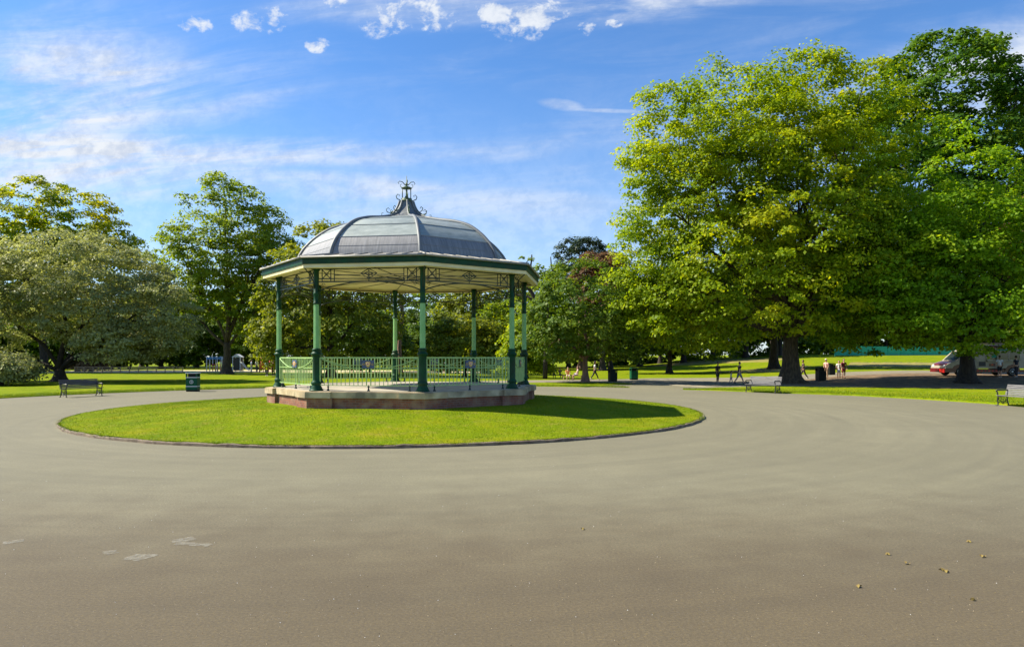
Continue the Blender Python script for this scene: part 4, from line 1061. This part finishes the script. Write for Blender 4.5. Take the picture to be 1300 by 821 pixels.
def pp(px, v):
    Y = CAMH*FPX/(v-HY)
    for _ in range(12):
        x = WX(px, Y); Y = (CAMH-gz(x, Y)-.04)*FPX/(v-HY)
    x = WX(px, Y); return (x, Y, gz(x, Y)+.04)
E_ = -PI/2; W_ = PI/2; NO = 0; SO = PI
blk = (.012, .012, .014)
person(pp(911, 486), -2.6, 1.62, 'stand', blk, 'shorts', (.03, .03, .035), 'adult in black top and dark shorts standing left of the toddler', skin='skindark')
person(pp(928, 487), E_, .95, 'toddler', (.35, .33, .38), 'trousers', (.30, .28, .33), 'toddler in pale grey walking between two adults in black')
person(pp(938.5, 487), E_+.2, 1.70, 'walk', blk, 'shorts', (.22, .22, .23), 'adult in black hoodie and grey shorts walking towards the middle bench')
person(pp(1020, 481), W_, 1.72, 'walk', (.03, .015, .02), 'trousers', (.05, .035, .035), 'walker in dark clothes striding just right of the thick plane trunk', skin='skindark')
person(pp(1049, 480), W_+.5, 1.68, 'stand', (.72, .40, .36), 'trousers', (.36, .24, .15), 'person in pale hat and pink top standing between two dark bins', hat=(.7, .6, .45))
person(pp(1071, 480), SO, 1.66, 'stand', (.20, .02, .04), 'shorts', (.25, .03, .05), 'woman in dark red with black backpack standing right of the bins', extra='backpack', long=True)
person(pp(1065, 479.5), SO-.4, 1.5, 'stand', (.75, .78, .80), 'skirt', (.45, .55, .75), 'person in white top and pale blue skirt beside the woman in dark red', long=True)
person((WX(1267, 56.6), 56.4, gz(39.5, 56.4)+.05), NO, 1.78, 'stand', (.74, .76, .78), 'shorts', (.02, .02, .025), 'customer in white t-shirt and dark shorts waiting at the ice cream van hatch')
person((WX(1288, 57), 56.8, gz(41, 57)+.05), NO+.3, 1.72, 'stand', (.015, .018, .03), 'trousers', (.02, .02, .03), 'customer in navy clothes standing at the rear of the ice cream van')
person(pp(755, 482), E_, 1.70, 'walk', (.72, .72, .72), 'trousers', (.015, .015, .02), 'walker in white top and black trousers passing right of the small reddish trunk', long=True)
person(pp(721, 482), SO, 1.45, 'sit', (.75, .26, .10), 'shorts', (.75, .72, .70), 'seated person in orange top and white shorts left of the small reddish trunk')
person(pp(733, 482), W_, 1.55, 'sit', (.55, .40, .38), 'skirt', (.68, .66, .80), 'seated person in pale lilac skirt close to the small reddish trunk', long=True)
person(pp(711, 480), SO+.4, 1.3, 'sit', (.05, .03, .05), 'trousers', (.03, .03, .05), 'person in dark clothes sitting under the rounded tree at its left')
person(pp(703, 479.5), SO+.1, 1.3, 'sit', (.55, .55, .58), 'trousers', (.10, .10, .14), 'person in grey top sitting farthest left under the rounded tree')
person(pp(775, 467), SO, 1.7, 'stand', (.55, .25, .25), 'trousers', (.10, .05, .05), 'distant figure in pink top at the wood edge above the dark bins')
far = [(319, 473, 'stand', (.5, .6, .8), (.6, .6, .65), 'figure in pale blue top in the playground left of the orange panel'),
       (326, 473, 'stand', (.7, .7, .75), (.05, .06, .12), 'figure in white top in the playground nearest the orange panel'),
       (339, 477, 'stand', (.30, .40, .42), (.01, .02, .05), 'figure in grey-blue before the red swings, left one'),
       (347, 477, 'stand', (.35, .03, .12), (.012, .012, .02), 'figure in crimson before the red swings, right one'),
       (447, 472, 'walk', (.75, .75, .78), (.40, .22, .12), 'distant figure in white seen through the left front railing'),
       (499, 472, 'stand', (.50, .18, .10), (.25, .1, .06), 'distant figure in rust seen through the railing by the pinkish trunk'),
       (552, 472, 'stand', (.18, .35, .55), (.10, .15, .3), 'distant figure in blue seen through the right front railing'),
       (563, 472, 'walk', (.85, .82, .80), (.30, .12, .12), 'distant figure in white blouse seen through the right front railing'),
       (572, 473, 'stand', (.55, .20, .20), (.35, .1, .1), 'distant figure in salmon red seen through the right front railing')]
for px, v, k, a, b, lb in far: person(pp(px, v), rnd.uniform(-3, 3), 1.65, k, a, 'trousers', b, lb)

# picnic bench seats for the seated pair
for (px, lb) in [(721, 'low timber bench under the person in orange'), (733.5, 'low timber bench under the person in the lilac skirt')]:
    p = pp(px, 481.6); b = MB().mat(M['wood']); r_ = thing('low_bench', (p[0], p[1]+.12, p[2]), 0, lb, 'bench')
    b.box((0, 0, .33), (.9, .34, .05), bev=.01); b.build('seat', r_)
    for s in (-1, 1): b = MB().mat(M['wood']); b.box((s*.35, 0, .153), (.07, .30, .30)); b.build('leg', r_)

# ------------------------------------------------------------------ ice cream van
def van():
    Y = 59.0; x0 = WX(1190, Y); zz = gz(42, 59)+.05
    root = thing('ice_cream_van', (x0, Y, zz), 0, 'cream and maroon ice cream van parked behind the dark plane trunk at the right', 'van')
    W = 1.0  # half width; local X from 0 (nose) to 6.9
    up = [(.06, .62), (.09, .84), (.30, 1.0), (.62, 1.12), (.98, 1.22), (1.85, 2.05), (2.2, 2.14), (2.3, 2.55), (6.72, 2.62), (6.9, 2.5), (6.9, .62)]
    b = MB().mat(M['offwhite']); b.extrude(up, -W, W)
    bd = b.build('body', root)
    b = MB().mat(M['maroon']); b.extrude([(.0, .30), (.02, .63), (.62, .63), (.72, .80), (1.0, .93), (1.35, .93), (1.62, .80), (1.74, .50), (1.80, .30)], -W-.015, W+.015)
    b.extrude([(1.80, .28), (1.80, .56), (4.85, .56), (4.85, .28)], -W-.012, W+.012)
    b.extrude([(4.85, .30), (4.95, .62), (5.15, .84), (5.5, .95), (5.85, .84), (6.08, .62), (6.15, .50), (6.9, .50), (6.9, .30)], -W-.015, W+.015); b.extrude([(.085, .85), (.30, 1.012), (.62, 1.132), (.98, 1.232), (.99, 1.20), (.62, 1.10), (.31, .98)], -.86, .86); b.build('skirt_panel', bd)
    b = MB().mat(M['red']); b.box((.02, -.62, .42), (.14, .70, .34), bev=.03); b.build('bumper', root)
    for sy in (-1, 1):
        b = MB().mat(M['white']); b.ball((.14, sy*.74, .80), (.10, .16, .11)); b.build('headlight', root)
    b = MB().mat(M['glass']); q = Vector((1.04, 0, 1.28)); q2 = Vector((1.80, 0, 2.0))
    n_ = Vector((-(q2-q).z, 0, (q2-q).x)).normalized()*.012
    b.add([q+n_+Vector((0, -.85, 0)), q+n_+Vector((0, .85, 0)), q2+n_+Vector((0, .80, 0)), q2+n_+Vector((0, -.80, 0))], [(0, 1, 2, 3)], False); b.build('windscreen', root)
    for sy in (-1, 1):
        b = MB().mat(M['glass']); b.extrude([(1.32, 1.34), (1.92, 1.92), (2.45, 1.92), (2.45, 1.34)], sy*(W+.006)-.006, sy*(W+.006)+.006); b.build('side_window', root)
    for xx in (1.22, 5.5):
        for sy in (-1, 1):
            t_ = MB().mat(M['tyre']); cy = sy*(W-.08)
            def wl(mb, prof):
                vs = []; n = 24
                for r, a in prof:
                    for j in range(n): vs.append((xx+r*math.cos(2*PI*j/n), cy+a*sy, .345+r*math.sin(2*PI*j/n)))
                k = len(prof); mb.add(vs, [(i*n+j, i*n+(j+1) % n, (i+1)*n+(j+1) % n, (i+1)*n+j) for i in range(k-1) for j in range(n)]+[tuple(range(n)), tuple((k-1)*n+j for j in range(n))], True)
            wl(t_, [(.2, -.12), (.33, -.12), (.345, -.08), (.345, .08), (.33, .11), (.24, .115)]); wo = t_.build('wheel', root)
            t_ = MB().mat(M['rim']); wl(t_, [(.235, .10), (.22, .125), (.15, .10), (.06, .12), (.02, .125)]); t_.build('rim', wo)
    # serving hatch towards the lawn
    b = MB().mat(M['glass']); b.box((4.75, -W-.004, 1.78), (2.7, .02, .92)); hw = b.build('serving_window', root)
    b = MB().mat(M['offwhite'])
    for xx in (3.38, 4.3, 5.2, 6.12): b.box((xx, -W-.02, 1.78), (.06, .03, 1.0))
    b.box((4.75, -W-.02, 1.30), (2.8, .03, .05)); b.build('frame', hw)
    b = MB().mat(M['teal']); b.box((5.0, -W-.018, 2.12), (1.6, .012, .12)); b.box((4.0, -W-.018, 1.62), (.35, .012, .25)); b.build('sticker', hw)
    b = MB().mat(M['maroon']); b.box((4.75, -W-.40, 2.42), (3.1, .80, .04), rx=-.12)
    for j in range(15): b.tube([(3.3+.2*j, -W-.80, 2.37), (3.3+.2*j, -W-.80, 2.27)], [.1, .04], 6)
    b.build('awning', root)
    b = MB().mat(M['offwhite']); b.box((4.6, -W-.12, 1.22), (2.5, .24, .05)); b.build('counter', root)
    b = MB().mat(M['blackpaint']); b.box((3.05, -W-.01, .98), (.55, .015, .36)); b.box((4.55, -W-.01, .95), (.4, .015, .3)); b.mat(M['maroon']); b.box((3.85, -W-.01, .90), (.5, .015, .22)); b.mat(M['orange']); b.box((3.85, -W-.02, .92), (.16, .012, .12)); b.build('picture_panel', root)
    b = MB().mat(M['red'])
    for j in range(9): b.box((2.1+.3*j, -W-.02, .42), (.14, .012, .10))
    b.build('trim_dots', root)
    b = MB().mat(M['maroon']); b.box((4.7, 0, 2.66), (4.0, 1.7, .10), bev=.02); b.build('roof_sign', root)
    # cone on the roof
    b = MB().mat(M['gold']); b.lathe([(.02, 0), (.12, .34), (.14, .36)], 12, (3.0, 0, 2.58)); b.mat(M['white']); b.ball((3.0, 0, 3.0), (.15, .15, .13)); b.build('roof_cone', root)
van()

# ------------------------------------------------------------------ fences and playground
def fence(p0, p1, h, n, mt, post, label, cat='fence', mesh=True, name='sports_fence'):
    z0 = gz(*p0)+.03; root = thing(name, (p0[0], p0[1], z0), math.atan2(p1[1]-p0[1], p1[0]-p0[0]), label, cat); L = math.dist(p0, p1)
    if mesh:
        b = MB().mat(mt); b.box((L/2, .03, h*.5+.05), (L, .02, h*.9)); b.build('panel', root)
    else:
        b = MB().mat(mt)
        for z in (h*.35, h*.65, h*.95): b.box((L/2, .05, z), (L, .03, .09))
        b.build('rail', root)
    for i in range(n+1):
        b = MB().mat(post); b.box((L*i/n, 0, h*.5), (.09, .07, h)); b.build('post', root)
fence((WX(1060, 112), 112), (WX(1225, 116), 116), 1.6, 10, M['teal'], M['teal'], 'long teal screened fence across the lawn under the plane tree crowns')
fence((WX(1292, 112), 112), (WX(1360, 112), 112), 3.2, 5, M['teal'], M['teal'], 'short teal fence at the right edge behind the ice cream van')
fence((WX(95, 86), 86), (WX(232, 88), 88), .75, 12, M['wood'], M['wood'], 'low timber rail fence behind the evergreen on the left', mesh=False, name='timber_fence')
def pg():
    r = thing('climbing_frame', (WX(273, 94), 94, .05), 0, 'blue and white climbing frame left of the airy tree trunk', 'climbing frame')
    for x in (-.9, -.1, .5, 1.1):
        for y in (-.5, .5): b = MB().mat(M['white']); b.tube([(x, y, 0), (x, y, 2.0)], .06, 8); b.build('post', r)
    b = MB().mat(M['blue']); b.box((.1, 0, 1.75), (2.1, 1.1, .32), bev=.04); b.build('canopy', r)
    b = MB().mat(M['red'])
    for k in range(4): b.tube([(-.1+.35*k, -.55, .05), (-.1+.35*k, -.55, .95)], .035, 6)
    b.tube([(-.2, -.55, .95), (1.1, -.55, .95)], .04, 6); b.build('guard_rail', r)
    r = thing('play_hut', (WX(302, 95), 95, .05), 0, 'dark play hut with white corner posts right of the airy tree trunk', 'play hut')
    b = MB().mat(M['blackpaint']); b.box((0, 0, .95), (.85, .9, 1.7)); b.build('wall', r)
    for x in (-.5, .5):
        for y in (-.5, .5): b = MB().mat(M['white']); b.box((x, y, .95), (.1, .1, 1.9)); b.build('post', r)
    b = MB().mat(M['white']); b.extrude([(-.65, 1.9), (0, 2.3), (.65, 1.9)], -.6, .6); b.build('roof', r)
    r = thing('slide', (WX(310, 94.5), 94.5, .05), 0, 'small white slide coming off the dark play hut', 'slide')
    b = MB().mat(M['white']); pts_ = [(-.4, 0, 1.2), (-.1, 0, .9), (.3, 0, .35), (.7, 0, .15)]
    for s in (-.22, .22): b.tube([(p[0], s, p[2]+.08) for p in pts_], .04, 6)
    for a, c in zip(pts_, pts_[1:]):
        b.add([(a[0], -.2, a[2]), (a[0], .2, a[2]), (c[0], .2, c[2]), (c[0], -.2, c[2]), (a[0], -.2, a[2]-.04), (a[0], .2, a[2]-.04), (c[0], .2, c[2]-.04), (c[0], -.2, c[2]-.04)], [(0, 1, 2, 3), (7, 6, 5, 4), (0, 3, 7, 4), (1, 5, 6, 2)], False)
    b.build('chute', r)
    b = MB().mat(M['white']); 
    for s in (-.2, .2): b.tube([(-.42, s, 0), (-.42, s, 1.2)], .035, 6)
    b.build('ladder', r)
    r = thing('orange_play_panel', (WX(333, 88), 88, .05), 0, 'bright orange play panel on two posts left of the bandstand', 'play panel')
    b = MB().mat(M['orange']); b.box((0, 0, .75), (.62, .10, .62), bev=.02); b.build('board', r)
    for s in (-1, 1): b = MB().mat(M['wood']); b.box((s*.36, 0, .55), (.08, .08, 1.1)); b.build('post', r)
    r = thing('swing_frame', (WX(343, 91), 91, .05), 0, 'red swing frame beyond the left end of the bandstand', 'swings')
    for x in (-1.1, 0, 1.1):
        b = MB().mat(M['red']); b.tube([(x, -.7, 0), (x, 0, 2.1), (x, .7, 0)], .05, 6); b.build('leg', r)
    b = MB().mat(M['red']); b.tube([(-1.2, 0, 2.1), (1.2, 0, 2.1)], .05, 6); b.build('crossbar', r)
    for x in (-.55, .55):
        b = MB().mat(M['blackpaint']); b.box((x, 0, .5), (.4, .18, .04)); b.tube([(x-.18, 0, .5), (x-.18, 0, 2.08)], .012, 4); b.tube([(x+.18, 0, .5), (x+.18, 0, 2.08)], .012, 4); b.build('seat', r)
pg()

# ------------------------------------------------------------------ light, sky, camera
sun_dir = Vector((-5.0, .75, 5.0)).normalized()
el = math.asin(sun_dir.z); az = math.atan2(sun_dir.x, sun_dir.y)
sd = bpy.data.lights.new('sun', 'SUN'); sd.energy = 4.6; sd.angle = R(.53); sd.color = (1, .925, .76)
so = bpy.data.objects.new('sun', sd); col.objects.link(so); so.rotation_euler = sun_dir.to_track_quat('Z', 'Y').to_euler()
so.location = (-40, 10, 60)
w = bpy.data.worlds.new('World'); sc.world = w; w.use_nodes = True; nt = w.node_tree; L = nt.links.new
bg = nt.nodes['Background']; bg.inputs[1].default_value = .082
sk = nt.nodes.new('ShaderNodeTexSky'); sk.sky_type = 'NISHITA'; sk.sun_disc = False; sk.sun_elevation = el; sk.sun_rotation = az; sk.air_density = 1.0; sk.dust_density = .3; sk.ozone_density = 2.5; sk.altitude = 200
tc = nt.nodes.new('ShaderNodeTexCoord'); sep = nt.nodes.new('ShaderNodeSeparateXYZ'); L(tc.outputs['Generated'], sep.inputs[0])
def mth(op, a, b=None, c=None, clamp=False):
    n = nt.nodes.new('ShaderNodeMath'); n.operation = op; n.use_clamp = clamp
    for i, x in enumerate((a, b, c)):
        if x is None: continue
        if isinstance(x, (int, float)): n.inputs[i].default_value = x
        else: L(x, n.inputs[i])
    return n.outputs[0]
def sstep(x, lo, hi):
    n = nt.nodes.new('ShaderNodeMapRange'); n.interpolation_type = 'SMOOTHSTEP'; L(x, n.inputs[0]); n.inputs[1].default_value = lo; n.inputs[2].default_value = hi; return n.outputs[0]
ay = mth('MAXIMUM', mth('ABSOLUTE', sep.outputs[1]), .08)
U = mth('DIVIDE', sep.outputs[0], ay); V = mth('DIVIDE', sep.outputs[2], ay)     # direction slopes of the sky dome
def skynoise(su, sv, rot, detail, rough, off=0, dist=0):
    cb = nt.nodes.new('ShaderNodeCombineXYZ'); c, s = math.cos(rot), math.sin(rot)
    a = mth('ADD', mth('MULTIPLY', U, c), mth('MULTIPLY', V, s)); b = mth('SUBTRACT', mth('MULTIPLY', V, c), mth('MULTIPLY', U, s))
    L(mth('MULTIPLY', a, su), cb.inputs[0]); L(mth('MULTIPLY', b, sv), cb.inputs[1]); cb.inputs[2].default_value = off
    n = nt.nodes.new('ShaderNodeTexNoise'); n.inputs['Scale'].default_value = 1; n.inputs['Detail'].default_value = detail; n.inputs['Roughness'].default_value = rough; n.inputs['Distortion'].default_value = dist
    L(cb.outputs[0], n.inputs['Vector']); return n.outputs['Fac']
def ell(px, v, a, b, rot=0):
    u0 = (px-CX0)/FPX; v0 = (HY-v)/FPX; c, s = math.cos(rot), math.sin(rot)
    du = mth('SUBTRACT', U, u0); dv = mth('SUBTRACT', V, v0)
    x = mth('DIVIDE', mth('ADD', mth('MULTIPLY', du, c), mth('MULTIPLY', dv, s)), a/FPX); y = mth('DIVIDE', mth('SUBTRACT', mth('MULTIPLY', dv, c), mth('MULTIPLY', du, s)), b/FPX)
    return sstep(mth('ADD', mth('MULTIPLY', x, x), mth('MULTIPLY', y, y)), 1.0, 0.0)
def add(*xs):
    o = xs[0]
    for x in xs[1:]: o = mth('ADD', o, x)
    return o
def mul(a, k): return mth('MULTIPLY', a, k)
cir = add(mul(ell(30, 115, 260, 95, .12), .62), mul(ell(180, 130, 300, 60, .18), .26), mul(ell(300, 190, 430, 22, -.02), .60), mul(ell(110, 215, 300, 50, -.05), .62), mul(ell(420, 236, 170, 22, -.03), .52), mul(ell(680, 180, 260, 26, .12), .22),
          mul(ell(640, 5, 360, 40, .02), .45), mul(ell(780, 6, 190, 26, .03), .40), mul(ell(1270, 85, 230, 70, .15), .66), mul(ell(1130, 130, 200, 60, .2), .30), mul(ell(712, 133, 34, 9, -.12), .55), mul(ell(780, 141, 60, 3.5, -.03), .35), mul(ell(560, 260, 260, 30, 0), .22), mul(ell(120, 20, 200, 40, .1), .10))
n1 = skynoise(3.0, 17, .10, 9, .62, 1.3, .6); n2 = skynoise(9, 40, .16, 6, .6, 4.1, .4)
wisp = mul(sstep(mth('ADD', mul(n1, .75), mul(n2, .25)), .30, .76), 1.6)
ca = mth('MULTIPLY', cir, wisp, clamp=True)
base_w = mth('ADD', mul(sstep(n1, .40, .85), .22), mul(sstep(V, .42, .0), .45))
puf = add(ell(330, 27, 52, 26, .1), ell(247, 32, 30, 16), ell(402, 57, 20, 14), ell(500, 20, 55, 34, .3), ell(560, 20, 42, 40), ell(655, 28, 60, 30, -.1), ell(690, 16, 50, 22), ell(746, 36, 18, 12), ell(780, 30, 18, 10), ell(440, 4, 40, 16), ell(620, 12, 34, 20))
n3 = skynoise(26, 34, 0, 7, .6, 7.7, .3)
n4 = skynoise(60, 75, .2, 6, .65, 2.2, .5)
pa = sstep(mth('ADD', mul(puf, .60), mth('ADD', mul(mth('SUBTRACT', n3, .5), 2.4), mul(mth('SUBTRACT', n4, .5), 1.0))), .26, .92)
pa = mth('MULTIPLY', pa, sstep(puf, .0, .45))
alpha = mth('MAXIMUM', mth('ADD', ca, base_w, clamp=True), mul(pa, .95))
hs = nt.nodes.new('ShaderNodeHueSaturation'); hs.inputs['Saturation'].default_value = 1.14; hs.inputs['Value'].default_value = 1.0; L(sk.outputs[0], hs.inputs['Color'])
tint = nt.nodes.new('ShaderNodeMix'); tint.data_type = 'RGBA'; tint.blend_type = 'MULTIPLY'; tint.inputs[0].default_value = 1; L(hs.outputs[0], tint.inputs[6]); tint.inputs[7].default_value = (.74, .93, 1.12, 1)
mx = nt.nodes.new('ShaderNodeMix'); mx.data_type = 'RGBA'; L(alpha, mx.inputs[0]); L(tint.outputs[2], mx.inputs[6])
cc = nt.nodes.new('ShaderNodeMix'); cc.data_type = 'RGBA'; L(sstep(mth('ADD', mul(n3, .6), mul(n4, .4)), .38, .60), cc.inputs[0]); cc.inputs[6].default_value = (3.5, 3.95, 4.8, 1); cc.inputs[7].default_value = (4.9, 5.15, 5.5, 1); L(cc.outputs[2], mx.inputs[7])
L(mx.outputs[2], bg.inputs[0])

cd = bpy.data.cameras.new('camera'); cam = bpy.data.objects.new('camera', cd); col.objects.link(cam); sc.camera = cam
cam.location = (0, 0, CAMH); cam.rotation_euler = (PI/2, 0, 0)
cd.sensor_width = 36; cd.lens = FPX/1300*36; cd.shift_x = (650-CX0)/1300; cd.shift_y = (HY-410.5)/1300; cd.clip_end = 3000; cd.clip_start = .1
vs = sc.view_settings; vs.view_transform = 'Standard'; vs.look = 'None'; vs.exposure = 1.12; vs.gamma = 1; vs.use_curve_mapping = False
sc.render.engine = 'CYCLES'; sc.cycles.max_bounces = 9; sc.cycles.diffuse_bounces = 6; sc.cycles.transmission_bounces = 6; sc.cycles.transparent_max_bounces = 6; sc.cycles.use_denoising = True
sc.render.resolution_x = 1024; sc.render.resolution_y = 646
